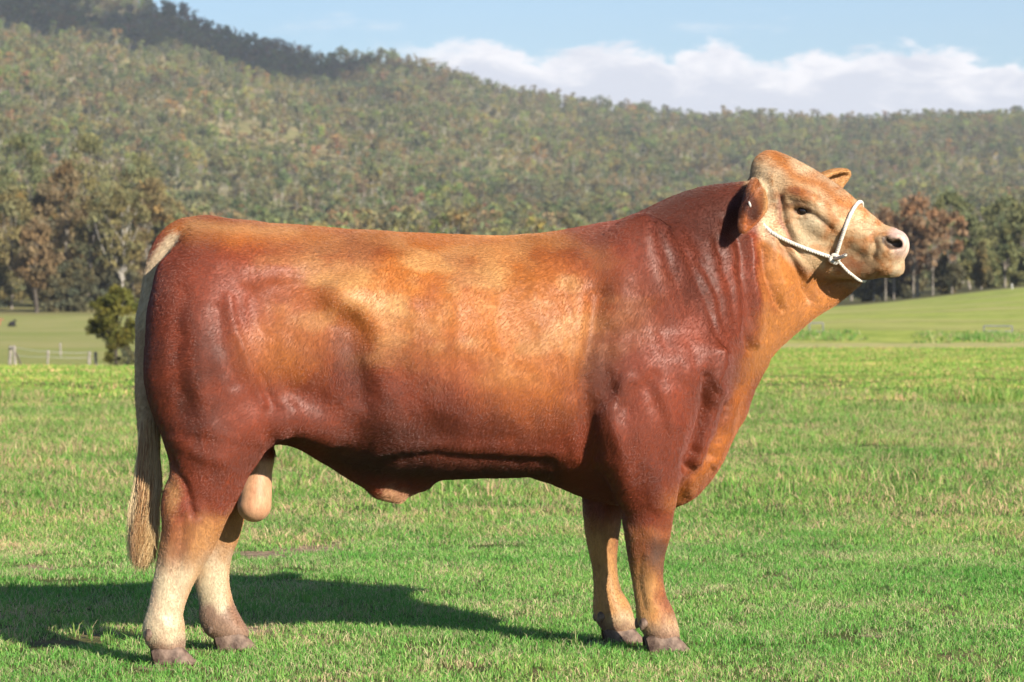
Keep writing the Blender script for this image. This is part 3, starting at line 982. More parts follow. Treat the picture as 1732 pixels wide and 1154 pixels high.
# head, throat: boundary of the pale face against the dark neck
xb = np.interp(PY, [240, 296, 330, 392, 470, 550, 600, 650], [1200, 1262, 1268, 1284, 1290, 1283, 1268, 1256])
right = sstep(-12, 14, PX - xb + wob * 0.8)
jaw = np.interp(PX, [1280, 1340, 1400, 1460, 1560], [392, 444, 470, 486, 520])
hm = right * (1 - sstep(-8, 10, PY - jaw + wob * 0.3)) * (PX > 1230)
throat = right * (1 - hm) * (PX > 1240) * (1 - sstep(600, 660, PY))
paint(C_ORANGE * 0.75 + C_GOLD * 0.25, 0.9 * throat)  # sunlit orange of the throat painted in
paint(C_RED, 0.5 * throat * line([(1300, 480), (1310, 520)], 9))
paint((C_GOLD * 0.42 + C_CREAM * 0.58) * 1.18, 0.94 * hm)
paint(C_CREAM * 1.35, 0.9 * hm * blob(1370, 376, 32, 15, 0.8, 15))
paint(C_CREAM * 1.25, 0.7 * hm * blob(1365, 410, 34, 24, 0.9, 30))
paint(C_CREAM * 1.25, 0.7 * hm * line([(1300, 285), (1360, 290), (1420, 325)], 11))
paint(C_CREAM, 0.75 * hm * line([(1280, 288), (1300, 320), (1312, 350)], 9))
paint(C_ORANGE, 0.85 * hm * line([(1318, 268), (1345, 300), (1390, 312), (1430, 350)], 12))
paint(C_ORANGE, 0.8 * hm * blob(1352, 328, 28, 11, 0.8, 12))
paint(C_RED, 0.65 * hm * blob(1358, 330, 22, 7, 0.8, 12))
paint(C_ORANGE, 0.8 * hm * blob(1302, 262, 30, 13, 0.8))
paint(C_ORANGE, 0.65 * hm * sstep(-0.1, 0.5, fbm2(PX / 11, PY / 11, 21, 4)) * (PX > 1405))
paint(C_ORANGE, 0.5 * hm * sstep(0.0, 0.5, fbm2(PX / 14, PY / 14, 31, 4)))
paint(C_RED, 0.75 * hm * line([(1318, 328), (1323, 372), (1338, 412)], 5))
paint(C_DARK, 0.6 * hm * line([(1378, 363), (1392, 374), (1402, 388)], 4.5))
paint(C_DARK, 0.55 * hm * line([(1336, 350), (1352, 345), (1376, 356)], 3.5))
paint(C_RED, 0.5 * hm * line([(1300, 392), (1335, 440), (1370, 462)], 7))
paint(C_ORANGE, 0.6 * hm * line([(1400, 345), (1410, 375), (1398, 400)], 8))
paint(C_RED, 0.6 * hm * blob(1440, 448, 40, 20, 0.9, 20))
paint(C_PINK * 1.15, 0.92 * hm * blob(1530, 412, 24, 32, 0.5))
paint(C_PINK * 0.95, 0.6 * hm * blob(1522, 396, 16, 8, 0.6, 30))
paint(C_CREAM * 0.9, 0.7 * hm * blob(1515, 458, 26, 9, 0.7, -30))
paint([0.035, 0.018, 0.014], 0.9 * hm * (1 - sstep(5, 9, pl_dist(PX, PY, [(1497, 406), (1507, 415), (1520, 414)]))))
paint([0.05, 0.03, 0.025], 0.85 * hm * (1 - sstep(0.6, 1.1, np.hypot((PX - 1357) / 19, (PY - 357) / 7.5))))
# near ear: cup shade and lit rim painted in, red back
nearear = (BV[:, 1] < np.interp(PY, [300, 390], [-0.085, -0.150])) & (PX < 1308) & (PX > 1243) & (PY > 296) & (PY < 402)
paint(C_ORANGE * 0.45 + C_RED * 0.55, 0.9 * nearear)
paint(C_DARK, 0.92 * nearear * (1 - sstep(0.55, 1.1, np.hypot((PX - 1270 - (PY - 348) * 0.25) / 17, (PY - 348) / 33))))
paint(C_GOLD, 0.7 * nearear * sstep(1288, 1296, PX))
rx_, ry_ = to_px(BV)
farear = is_head & (head_l > 0.10) & (rx_ > 1392) & (ry_ < 332)
paint(C_GOLD * 0.75 + C_ORANGE * 0.25, 0.95 * farear)
# broad tonal wander of the coat and darker hair whorls
tone = 1 + 0.22 * fbm2(PX / 70, PY / 70, 41, 3) + 0.06 * fbm2(PX / 9, PY / 16, 43, 3)
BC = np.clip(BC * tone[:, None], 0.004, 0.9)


def coat_material():
    m, nt, b = new_mat('bull_coat')
    N = nt.nodes.new; L = nt.links.new
    at = N('ShaderNodeAttribute'); at.attribute_name = 'coat'
    tc = N('ShaderNodeTexCoord')
    mp = N('ShaderNodeMapping'); mp.inputs['Scale'].default_value = (150, 150, 45)
    L(tc.outputs['Object'], mp.inputs['Vector'])
    n1 = N('ShaderNodeTexNoise'); n1.inputs['Scale'].default_value = 1.0; n1.inputs['Detail'].default_value = 5; n1.inputs['Distortion'].default_value = 0.8
    L(mp.outputs[0], n1.inputs['Vector'])
    mp2 = N('ShaderNodeMapping'); mp2.inputs['Scale'].default_value = (30, 30, 16)
    L(tc.outputs['Object'], mp2.inputs['Vector'])
    n2 = N('ShaderNodeTexNoise'); n2.inputs['Scale'].default_value = 1.0; n2.inputs['Detail'].default_value = 4
    L(mp2.outputs[0], n2.inputs['Vector'])
    mr = N('ShaderNodeMapRange'); mr.inputs['From Min'].default_value = 0.3; mr.inputs['From Max'].default_value = 0.7
    mr.inputs['To Min'].default_value = 0.8; mr.inputs['To Max'].default_value = 1.2
    L(n1.outputs['Fac'], mr.inputs['Value'])
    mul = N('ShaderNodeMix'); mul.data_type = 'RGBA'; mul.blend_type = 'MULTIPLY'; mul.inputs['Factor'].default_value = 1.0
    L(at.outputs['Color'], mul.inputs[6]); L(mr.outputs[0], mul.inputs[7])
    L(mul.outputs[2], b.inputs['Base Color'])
    b.inputs['Roughness'].default_value = 0.50
    b.inputs['Specular IOR Level'].default_value = 0.3
    b.inputs['Sheen Weight'].default_value = 0.1
    b.inputs['Sheen Roughness'].default_value = 0.4
    b.inputs['Sheen Tint'].default_value = (1.0, 0.72, 0.5, 1)
    ad = N('ShaderNodeMath'); ad.operation = 'MULTIPLY_ADD'; ad.inputs[1].default_value = 0.5
    L(n2.outputs['Fac'], ad.inputs[0]); L(n1.outputs['Fac'], ad.inputs[2])
    bp = N('ShaderNodeBump'); bp.inputs['Strength'].default_value = 0.15; bp.inputs['Distance'].default_value = 0.003
    L(ad.outputs[0], bp.inputs['Height']); L(bp.outputs[0], b.inputs['Normal'])
    return m


M_COAT = coat_material()
bull = empty('bull', tuple(to_world(np.zeros(3))), YAW)
tag(bull, 'big red brown bull with cream hind legs standing side on in front', 'bull')
bm_me = np_mesh('bull_body', BV, BQ)
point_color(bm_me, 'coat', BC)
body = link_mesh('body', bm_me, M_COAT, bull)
# ---- parts of the bull
TPX, TPY = to_px(BV)
BWv = to_world(BV)
VIEW = BWv - np.array([0, -D, H]); VIEW /= np.linalg.norm(VIEW, axis=1, keepdims=True)
BNw = BN.copy(); BNw[:, 0] = cy_ * BN[:, 0] - sy_ * BN[:, 1]; BNw[:, 1] = sy_ * BN[:, 0] + cy_ * BN[:, 1]
FACING = -(VIEW * BNw).sum(1)


def surf(px, py, lmin=None, r=3.5):
    """point (and normal) of the near surface of the bull seen at a photo position"""
    m = (np.hypot(TPX - px, TPY - py) < r) & (FACING > 0.05)
    if lmin is not None:
        m &= head_l > lmin
    if not m.any():
        m = FACING > -0.2
        if lmin is not None:
            m &= head_l > lmin
        k = np.where(m)[0]
        k = k[np.argsort(np.hypot(TPX[k] - px, TPY[k] - py))[:6]]
        n = BN[k].mean(0)
        return BV[k].mean(0), n / np.linalg.norm(n)
    k = np.where(m)[0]
    dep = BWv[k, 1]
    k = k[dep < dep.min() + 0.03]
    n = BN[k].mean(0)
    return BV[k].mean(0), n / np.linalg.norm(n)


def tube(path, rad, seg=8, closed=False, col=None):
    """path (n,3), rad scalar or (n,) -> verts, quads"""
    path = np.asarray(path, float); n = len(path)
    rad = np.broadcast_to(np.asarray(rad, float), (n,))
    tg = np.gradient(path, axis=0)
    if closed:
        tg = np.roll(path, -1, 0) - np.roll(path, 1, 0)
    tg /= np.linalg.norm(tg, axis=1, keepdims=True) + 1e-12
    up = np.array([0.0, 0, 1]) if abs(tg[0, 2]) < 0.9 else np.array([1.0, 0, 0])
    nrm = up - tg[0] * (up @ tg[0]); nrm /= np.linalg.norm(nrm)
    V = []
    a = np.linspace(0, 2 * np.pi, seg, endpoint=False)
    for i in range(n):
        nrm = nrm - tg[i] * (nrm @ tg[i]); nrm /= np.linalg.norm(nrm) + 1e-12
        bn = np.cross(tg[i], nrm)
        V.append(path[i] + rad[i] * (np.cos(a)[:, None] * nrm + np.sin(a)[:, None] * bn))
    V = np.vstack(V)
    Q = []
    m = n if closed else n - 1
    for i in range(m):
        j = (i + 1) % n
        for k in range(seg):
            k2 = (k + 1) % seg
            Q.append((i * seg + k, i * seg + k2, j * seg + k2, j * seg + k))
    return V, np.array(Q)


def join_parts(parts):
    V, Q, o = [], [], 0
    for v, q in parts:
        V.append(v); Q.append(q + o); o += len(v)
    return np.vstack(V), np.vstack(Q)


def resample(path, step):
    path = np.asarray(path, float)
    d = np.r_[0, np.cumsum(np.linalg.norm(np.diff(path, axis=0), axis=1))]
    n = max(int(d[-1] / step), 2)
    t = np.linspace(0, d[-1], n + 1)
    return np.stack([np.interp(t, d, path[:, i]) for i in range(3)], 1)


def rope(path, R=0.0072, pitch=0.030, step=0.004):
    """three strands laid together along a path"""
    p = resample(path, step)
    tg = np.gradient(p, axis=0); tg /= np.linalg.norm(tg, axis=1, keepdims=True)
    s = np.r_[0, np.cumsum(np.linalg.norm(np.diff(p, axis=0), axis=1))]
    up = np.array([0.3, -0.9, 0.3]); nr = []
    n0 = up - tg[0] * (up @ tg[0]); n0 /= np.linalg.norm(n0)
    for i in range(len(p)):
        n0 = n0 - tg[i] * (n0 @ tg[i]); n0 /= np.linalg.norm(n0); nr.append(n0)
    nr = np.array(nr); bn = np.cross(tg, nr)
    parts = []
    for k in range(3):
        a = 2 * np.pi * (s / pitch + k / 3)
        parts.append(tube(p + R * 0.5 * (np.cos(a)[:, None] * nr + np.sin(a)[:, None] * bn), R * 0.56, 7))
    return join_parts(parts)


# eyes
def dark_eye():
    m, nt, b = new_mat('dark_eye')
    b.inputs['Base Color'].default_value = (0.012, 0.008, 0.007, 1)
    b.inputs['Roughness'].default_value = 0.12
    b.inputs['Specular IOR Level'].default_value = 0.5
    return m


M_EYE = dark_eye()
ep, en = surf(1357, 357)
A_h = frame_axes(Hd(1510, 420) - Hd(1325, 300), HL)
for s in (-1, 1):
    c = ep - en * 0.009
    n = en
    if s > 0:
        c = c - 2 * ((to_world(c) - HC) @ HLw) * HL
    bme = bpy.data.meshes.new('eye')
    b_ = bmesh.new()
    bmesh.ops.create_uvsphere(b_, u_segments=20, v_segments=14, radius=0.020)
    b_.to_mesh(bme); b_.free()
    e = link_mesh('eye', bme, M_EYE, bull)
    e.location = c

# hooves and dewclaws
M_HOOF = simple_mat('hoof_horn', (0.055, 0.032, 0.024), 0.65, 0.3, col2=(0.20, 0.135, 0.10), scale=34, bump=0.8)


def claw(s, L=0.155, W=0.060, Hh=0.090):
    xs = [0.0, 0.02, 0.05, 0.085, 0.115, 0.14, 0.155]
    tp = [0.55, 0.82, 1.0, 0.92, 0.66, 0.38, 0.16]
    wd = [0.55, 0.85, 1.0, 1.0, 0.86, 0.6, 0.28]
    sd = [0.0, 0.0, 0.0, 0.0, -0.003, -0.008, -0.014]
    ring = [(-0.5, 0), (-0.5, 0.35), (-0.44, 0.75), (-0.25, 0.97), (0.05, 1.0), (0.32, 0.84), (0.46, 0.5), (0.56, 0.12), (0.55, 0), (0.0, -0.02)]
    V = []; n = len(ring)
    for x, t, w, sh in zip(xs, tp, wd, sd):
        for a, b in ring:
            lean = 0.020 * b * (1 if x > 0.05 else 0.6)
            V.append((x - lean, s * (a * W * w + sh), b * Hh * t - 0.004))
    Q = []
    for i in range(len(xs) - 1):
        for k in range(n):
            k2 = (k + 1) % n
            q = (i * n + k, i * n + k2, (i + 1) * n + k2, (i + 1) * n + k)
            Q.append(q if s > 0 else q[::-1])
    V = np.array(V)
    c0 = len(V); V = np.vstack([V, V[:n].mean(0), V[-n:].mean(0)])
    for k in range(n):
        k2 = (k + 1) % n
        q0 = (c0, k2, k, k); q1 = (c0 + 1, (len(xs) - 1) * n + k, (len(xs) - 1) * n + k2, (len(xs) - 1) * n + k2)
        for q in (q0, q1):
            pass
    V = V[:c0]
    return V, np.array(Q)


FEET = [(300, -0.205, 1122, 0.98), (404, 0.20, 1099, 0.96), (1133, -0.14, 1102, 1.0), (1060, 0.16, 1086, 0.95)]
for (fx, fw, fy, sc) in FEET:
    g = B(fx, fy, fw)
    for s in (-1, 1):
        v, q = claw(s)
        v = v * sc
        v[:, 0] -= 0.075 * sc
        v[:, 1] += s * 0.034 * sc
        a = s * math.radians(5)
        v = np.stack([v[:, 0] * math.cos(a) - v[:, 1] * math.sin(a), v[:, 0] * math.sin(a) + v[:, 1] * math.cos(a), v[:, 2]], 1)
        me = np_mesh('hoof', v, q)
        o = link_mesh('hoof', me, M_HOOF, bull)
        o.location = (g[0], g[1], 0.004)
        sub_ = o.modifiers.new('sub', 'SUBSURF'); sub_.levels = 1; sub_.render_levels = 1
for (dx, dy, dw) in [(246, 1074, -0.205), (352, 1062, 0.20), (1080, 1056, -0.14), (1009, 1044, 0.16)]:
    for s in (-1, 1):
        c = B(dx, dy, dw)
        b_ = bmesh.new()
        bmesh.ops.create_uvsphere(b_, u_segments=10, v_segments=8, radius=1.0)
        for v in b_.verts:
            z = v.co.z
            t = 1.0 - 0.35 * max(-z, 0)
            v.co = Vector((v.co.x * 0.017 * t - 0.010 * max(-z, 0), v.co.y * 0.015 * t, z * 0.022))
        me = bpy.data.meshes.new('dewclaw'); b_.to_mesh(me); b_.free()
        o = link_mesh('dewclaw', me, M_HOOF, bull)
        o.location = (c[0] + 0.012, c[1] + s * 0.034, c[2] + 0.004)

# small white button tag in the near ear
tp_, tn_ = surf(1268, 346, r=4)
b_ = bmesh.new()
bmesh.ops.create_uvsphere(b_, u_segments=12, v_segments=8, radius=1.0)
for v in b_.verts:
    v.co = Vector((v.co.x * 0.0045, v.co.y * 0.0045, v.co.z * 0.011))
me = bpy.data.meshes.new('ear_tag'); b_.to_mesh(me); b_.free()
o = link_mesh('ear_tag', me, simple_mat('tag_plastic', (0.5, 0.47, 0.42), 0.6), bull)
o.location = tp_ + tn_ * 0.004
o.rotation_euler = (0, math.radians(-18), 0)


# ---- hair: the short coat and the tail switch, as real strands
def hair_mat(name, rough=0.36):
    m, nt, b = new_mat(name)
    at = nt.nodes.new('ShaderNodeAttribute'); at.attribute_name = 'coat'
    nt.links.new(at.outputs['Color'], b.inputs['Base Color'])
    b.inputs['Roughness'].default_value = rough
    b.inputs['Specular IOR Level'].default_value = 0.48
    return m


def strands(name, pts, rad, col, mat, parent):
    """pts (m,k,3); rad (m,k); col (m,3)"""
    m, k = pts.shape[:2]
    cu = bpy.data.hair_curves.new(name)
    cu.add_curves([k] * m)
    cu.attributes['position'].data.foreach_set('vector', np.ascontiguousarray(pts, np.float32).ravel())
    ra = cu.attributes.get('radius') or cu.attributes.new('radius', 'FLOAT', 'POINT')
    ra.data.foreach_set('value', np.ascontiguousarray(rad, np.float32).ravel())
    ca = cu.attributes.new('coat', 'FLOAT_COLOR', 'CURVE')
    c4 = np.ones((m, 4), np.float32); c4[:, :3] = col
    ca.data.foreach_set('color', c4.ravel())
    cu.materials.append(mat)
    o = bpy.data.objects.new(name, cu)
    COL.objects.link(o)
    o.parent = parent
    return o


def make_coat(n=420000):
    fc = np.cross(BV[BQ[:, 2]] - BV[BQ[:, 0]], BV[BQ[:, 3]] - BV[BQ[:, 1]])
    area = np.linalg.norm(fc, axis=1)
    fmid = BQ[:, 0]
    wt = area * np.where(FACING[fmid] > -0.25, 1.0, 0.15)
    # bare skin: muzzle, eye, scrotum, mud at the feet
    bare = ((np.hypot((TPX - 1532) / 22, (TPY - 412) / 32) < 1) & is_head) | (np.hypot((TPX - 1357) / 19, (TPY - 357) / 8) < 1) | scro | (BV[:, 2] < 0.05)
    wt = wt * np.where(bare[fmid], 0, 1) * np.where(is_head[fmid], 1.5, 1.0)
    cs = np.cumsum(wt); cs /= cs[-1]
    f = np.searchsorted(cs, RNG.random(n))
    a, b = RNG.random((2, n, 1))
    q = BQ[f]
    def lerp(A):
        return (A[q[:, 0]] * (1 - a) + A[q[:, 1]] * a) * (1 - b) + (A[q[:, 3]] * (1 - a) + A[q[:, 2]] * a) * b
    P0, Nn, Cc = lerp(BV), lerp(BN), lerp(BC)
    Nn /= np.linalg.norm(Nn, axis=1, keepdims=True)
    # coat colours meet hair by hair: each hair takes the colour of a point a short random walk away
    fl_v = BQ.ravel(); od = np.argsort(fl_v, kind='stable'); st_ = np.searchsorted(fl_v[od], np.arange(len(BV)))
    ct_ = np.bincount(fl_v, minlength=len(BV))
    vtx = q[np.arange(n), RNG.integers(0, 4, n)]
    for _ in range(9):
        fa_ = od[st_[vtx] + (RNG.random(n) * ct_[vtx]).astype(int)] // 4
        vtx = BQ[fa_, RNG.integers(0, 4, n)]
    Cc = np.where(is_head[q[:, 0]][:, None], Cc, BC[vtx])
    hd = is_head[q[:, 0]]; leg = (P0[:, 2] < 0.5)
    fl = np.tile(np.array([-0.72, 0.0, -0.70]), (n, 1))
    fl[leg] = (-0.1, 0, -1)
    fl[hd] = -A_h[0] * 0.6 - np.array([0, 0, 0.5])
    # hair partings and whorls
    ang = 0.5 * fbm2(P0[:, 0] * 4.5, P0[:, 2] * 4.5 + P0[:, 1] * 2, 77, 3) + 0.07 * fbm2(P0[:, 0] * 22, P0[:, 2] * 22 + P0[:, 1] * 9, 78, 2) + RNG.normal(0, 0.22, n)
    t = fl - Nn * (fl * Nn).sum(1, keepdims=True)
    t /= np.linalg.norm(t, axis=1, keepdims=True) + 1e-9
    bi = np.cross(Nn, t)
    t = t * np.cos(ang)[:, None] + bi * np.sin(ang)[:, None]
    Ln = np.where(hd, 0.007, np.where(leg, 0.0065, 0.012)) * RNG.uniform(0.7, 1.25, n)
    lift = 0.26 + 0.14 * RNG.random(n) + 0.03 * fbm2(P0[:, 0] * 14, P0[:, 2] * 14, 79, 2)
    p1 = P0 + (t * 0.5 + Nn * (lift * 0.62)[:, None]) * Ln[:, None]
    p2 = P0 + (t * 0.98 + Nn * (lift * 0.75)[:, None]) * Ln[:, None]
    pts = np.stack([P0 - Nn * 0.001, p1, p2], 1)
    rad = np.tile(np.array([0.00034, 0.00029, 0.00006]), (n, 1))
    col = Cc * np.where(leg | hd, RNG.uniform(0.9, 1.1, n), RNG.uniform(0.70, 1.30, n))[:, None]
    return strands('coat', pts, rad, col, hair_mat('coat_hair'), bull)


coat = make_coat()
tag(coat, kind='stuff')


def make_switch():
    n = 15000
    t0 = RNG.random(n) ** 0.8
    # roots along the last third of the tail bone
    path = np.array([B(252, 690), B(255, 735), B(257, 775)])
    path = catmull(path, 12)
    r = path[(t0 * (len(path) - 1)).astype(int)]
    aa = RNG.random(n) * 2 * np.pi
    off = np.stack([np.cos(aa), np.sin(aa), np.zeros(n)], 1) * (0.024 * np.sqrt(RNG.random((n, 1))))
    r = r + off
    ln = RNG.uniform(0.75, 1.0, n)
    end_c = np.stack([np.array(B(238, 950, -0.12)) + np.array([c, d, e]) for c, d, e in zip(RNG.normal(0, 0.009, n), RNG.normal(0, 0.03, n), RNG.normal(0, 0.012, n))])
    K = 9
    tt = np.linspace(0, 1, K)
    clump = RNG.integers(0, 70, n)
    cph = RNG.random(70) * 6.28; cam_ = RNG.uniform(0.006, 0.016, 70); coff = RNG.normal(0, 0.017, (70, 3)) * np.array([0.9, 1.2, 1]); coff[:, 2] *= 0.6
    mid = np.array(B(246, 860, -0.06)) + off * 1.7 + coff[clump] * 0.9
    end_c = end_c + coff[clump] * 1.0
    end_c[:, 2] += (1 - ln) * 0.30
    pts = np.zeros((n, K, 3))
    for i, t in enumerate(tt):
        p = r * (1 - t) ** 2 + 2 * mid * t * (1 - t) + end_c * t * t
        w = np.sin(t * 9 + cph[clump]) * cam_[clump] * t
        p[:, 0] += w; p[:, 1] += np.cos(t * 8 + cph[clump]) * cam_[clump] * t
        pts[:, i] = p
    rad = np.outer(RNG.uniform(0.8, 1.2, n), np.linspace(0.0006, 0.00018, K))
    c1 = np.array([0.52, 0.33, 0.135]); c2 = np.array([0.28, 0.13, 0.05]); c3 = np.array([0.64, 0.49, 0.27])
    m = np.clip(RNG.normal(0.5, 0.25, 70), 0, 1)[clump][:, None]
    col = np.where(m < 0.4, c2 * (1 - m) + c1 * m, c1 * (1 - m) + c3 * m) * RNG.uniform(0.75, 1.25, (n, 1))
    return strands('tail_switch', pts, rad, col, hair_mat('switch_hair', 0.35), bull)


make_switch()

# ------------------------------------------------------------------ the rope halter
M_ROPE = simple_mat('white_rope', (0.66, 0.63, 0.56), 0.85, 0.15, col2=(0.50, 0.46, 0.39), scale=70, bump=0.4)
halter = empty('rope_halter', tuple(to_world(np.zeros(3))), YAW)
tag(halter, 'white twisted rope halter tied round the muzzle and cheek of the bull', 'halter')


def mirror_h(p):
    p = np.asarray(p, float)
    return p - 2 * ((to_world(p) - HC) @ HLw)[..., None] * HL


def section(p, q, thick=0.006, off=0.008, lmax=0.2, cpt=None):
    """ring where the plane through p and q (and the head's sideways axis) cuts the head, sorted by angle from below p"""
    d = q - p
    nn = np.cross(HL, d); nn /= np.linalg.norm(nn)
    m = (np.abs((BV - p) @ nn) < thick) & (np.abs(head_l) < lmax) & (np.linalg.norm(BV - (p + q) / 2, axis=1) < 0.24)
    P_, N_ = BV[m], BN[m]
    c = (p + q) / 2 if cpt is None else cpt
    c = c - ((to_world(c) - HC) @ HLw) * HL
    e1 = d - HL * (d @ HL); e1 /= np.linalg.norm(e1)
    x = (P_ - c) @ e1; y = (P_ - c) @ HL
    return np.arctan2(y, x), P_ + N_ * off, c, e1


def ring_path(p, q, off=0.008, cpt=None, nb=48, a0=None, a1=None):
    ang, pts, c, e1 = section(p, q, off=off, cpt=cpt)
    edges = np.linspace(-np.pi, np.pi, nb + 1)
    out = []
    for i in range(nb):
        m = (ang >= edges[i]) & (ang < edges[i + 1])
        if m.any():
            k = np.linalg.norm(pts[m] - c, axis=1)
            out.append((0.5 * (edges[i] + edges[i + 1]), *pts[m][k >= k.max() - 0.006].mean(0)))
    out = np.array(out)
    return out, c, e1


def smooth_path(p, it=3):
    p = p.copy()
    for _ in range(it):
        p[1:-1] = 0.25 * p[:-2] + 0.5 * p[1:-1] + 0.25 * p[2:]
    return p


kp, kn = surf(1412, 437)
kp = kp + kn * 0.010
tp2, tn2 = surf(1446, 350, r=5)
# noseband: from the knot up over the bridge of the nose to the other side
rp, c_, e_ = ring_path(kp, tp2)
ak = math.atan2((kp - c_) @ HL, (kp - c_) @ e_)
sel = rp[(rp[:, 0] > ak + 0.05) & (rp[:, 0] < -ak - 0.05)]
nose_path = smooth_path(np.vstack([kp, sel[:, 1:], mirror_h(kp)]), 2)
v, q = rope(nose_path)
link_mesh('noseband', np_mesh('noseband', v, q), M_ROPE, halter)
# chin strap: under the jaw
cp, cn = surf(1452, 470, r=5)
rp, c_, e_ = ring_path(kp, cp)
ak = math.atan2((kp - c_) @ HL, (kp - c_) @ e_)
sel = rp[(rp[:, 0] > ak + 0.05) & (rp[:, 0] < -ak - 0.05)]
chin_path = smooth_path(np.vstack([kp, sel[:, 1:], mirror_h(kp)]), 2)
v, q = rope(chin_path, R=0.0058)
link_mesh('chin_strap', np_mesh('chin_strap', v, q), M_ROPE, halter)
# cheek ropes up to the ears and behind the poll
cheek = [kp]
for t in np.linspace(0.1, 1.0, 10):
    x, y = 1412 + (1293 - 1412) * t, 437 + (389 - 437) * t + 4 * math.sin(math.pi * t)
    p, n = surf(x, y, lmin=-0.165, r=4.5)
    l = (to_world(p + n * 0.008) - HC) @ HLw
    cheek.append(Hd(x, y, l))
cheek.append(B(1283, 374, -.118)); cheek.append(B(1273, 348, -.095))
cheek = smooth_path(np.array(cheek), 2)
over = [B(1268, 322, -.075), Hd(1270, 302, -.05), Hd(1271, 296, 0)]
full = np.vstack([cheek, over, mirror_h(np.array(over[:-1]))[::-1], mirror_h(cheek)[::-1]])
v, q = rope(smooth_path(full, 1))
link_mesh('cheek_strap', np_mesh('cheek_strap', v, q), M_ROPE, halter)


def knot(c, n):
    n = n / np.linalg.norm(n)
    u = np.cross(n, HL if abs(n @ HL) < 0.8 else np.array([0, 0, 1.0])); u /= np.linalg.norm(u)
    w = np.cross(n, u)
    parts = []
    for k, (a, r1, r2, h) in enumerate(((0.3, 0.017, 0.011, 0.004), (1.7, 0.016, 0.010, 0.009), (2.7, 0.014, 0.012, 0.013))):
        t = np.linspace(0, 2 * np.pi, 26)
        x, y = r1 * np.cos(t), r2 * np.sin(t)
        p = c + np.outer(x * math.cos(a) - y * math.sin(a), u) + np.outer(x * math.sin(a) + y * math.cos(a), w) + np.outer(h + 0.003 * np.sin(2 * t), n)
        parts.append(rope(p, R=0.0065, pitch=0.022))
    e = Hd(1432, 430, -.125)
    p = np.stack([c + n * 0.008 + (e - c) * t + n * 0.012 * math.sin(math.pi * t) for t in np.linspace(0, 1, 8)])
    parts.append(rope(p, R=0.0068, pitch=0.024))
    return join_parts(parts)


for s in (-1, 1):
    v, q = knot(kp, kn)
    if s > 0:
        v = mirror_h(v); q = q[:, ::-1]
    link_mesh('knot', np_mesh('knot', v, q), M_ROPE, halter)
# ------------------------------------------------------------------ trees
def leaf_mat(name, cols, groves=False):
    """cols: list of (pos, rgb) picked by a per-tree random number; leaf tint comes from the mesh"""
    m, nt, b = new_mat(name)
    N = nt.nodes.new; L = nt.links.new
    nt.nodes.remove(b)
    out = nt.nodes['Material Output']
    oi = N('ShaderNodeObjectInfo')
    r = N('ShaderNodeValToRGB')
    e = r.color_ramp.elements
    e[0].position, e[0].color = cols[0][0], (*cols[0][1], 1)
    e[1].position, e[1].color = cols[-1][0], (*cols[-1][1], 1)
    for p, c in cols[1:-1]:
        k = e.new(p); k.color = (*c, 1)
    L(oi.outputs['Random'], r.inputs['Fac'])
    src = r.outputs[0]
    if groves:
        # kinds of gum stand in groves: dark grey, olive, fresh green, dry brown
        geo = N('ShaderNodeNewGeometry')
        for sc, det, stops in ((0.016, 4, [(0.36, (0.72, 0.75, 0.84)), (0.47, (1.05, 1.05, 1.03)), (0.56, (1.18, 1.15, 0.98)), (0.66, (1.5, 1.4, 1.15))]),
                               (0.045, 3, [(0.36, (1.30, 0.90, 0.80)), (0.5, (1.0, 1.0, 1.0)), (0.63, (0.95, 1.16, 0.85))])):
            n = N('ShaderNodeTexNoise'); n.inputs['Scale'].default_value = sc; n.inputs['Detail'].default_value = det; n.inputs['Roughness'].default_value = 0.6
            L(geo.outputs['Position'], n.inputs['Vector'])
            rr = N('ShaderNodeValToRGB'); ee = rr.color_ramp.elements
            ee[0].position, ee[0].color = stops[0][0], (*stops[0][1], 1)
            ee[1].position, ee[1].color = stops[-1][0], (*stops[-1][1], 1)
            for p, c in stops[1:-1]:
                k = ee.new(p); k.color = (*c, 1)
            L(n.outputs['Fac'], rr.inputs['Fac'])
            m2 = N('ShaderNodeMix'); m2.data_type = 'RGBA'; m2.blend_type = 'MULTIPLY'; m2.inputs[0].default_value = 1.0
            L(src, m2.inputs[6]); L(rr.outputs[0], m2.inputs[7])
            src = m2.outputs[2]
    at = N('ShaderNodeAttribute'); at.attribute_name = 'tint'
    mx = N('ShaderNodeMix'); mx.data_type = 'RGBA'; mx.blend_type = 'MULTIPLY'; mx.inputs[0].default_value = 1.0
    L(src, mx.inputs[6]); L(at.outputs['Color'], mx.inputs[7])
    d = N('ShaderNodeBsdfDiffuse'); t = N('ShaderNodeBsdfTranslucent')
    L(mx.outputs[2], d.inputs['Color']); L(mx.outputs[2], t.inputs['Color'])
    s = N('ShaderNodeMixShader'); s.inputs[0].default_value = 0.25
    L(d.outputs[0], s.inputs[1]); L(t.outputs[0], s.inputs[2])
    L(s.outputs[0], out.inputs['Surface'])
    return m


M_BARK = simple_mat('grey_bark', (0.30, 0.27, 0.23), 0.9, 0.1, col2=(0.15, 0.125, 0.10), scale=1.2)
M_BARK_PALE = simple_mat('pale_bark', (0.46, 0.43, 0.38), 0.9, 0.1, col2=(0.28, 0.25, 0.21), scale=0.9)
M_BARK_DARK = simple_mat('dark_bark', (0.06, 0.05, 0.04), 0.9, 0.1, col2=(0.10, 0.085, 0.07), scale=1.5)


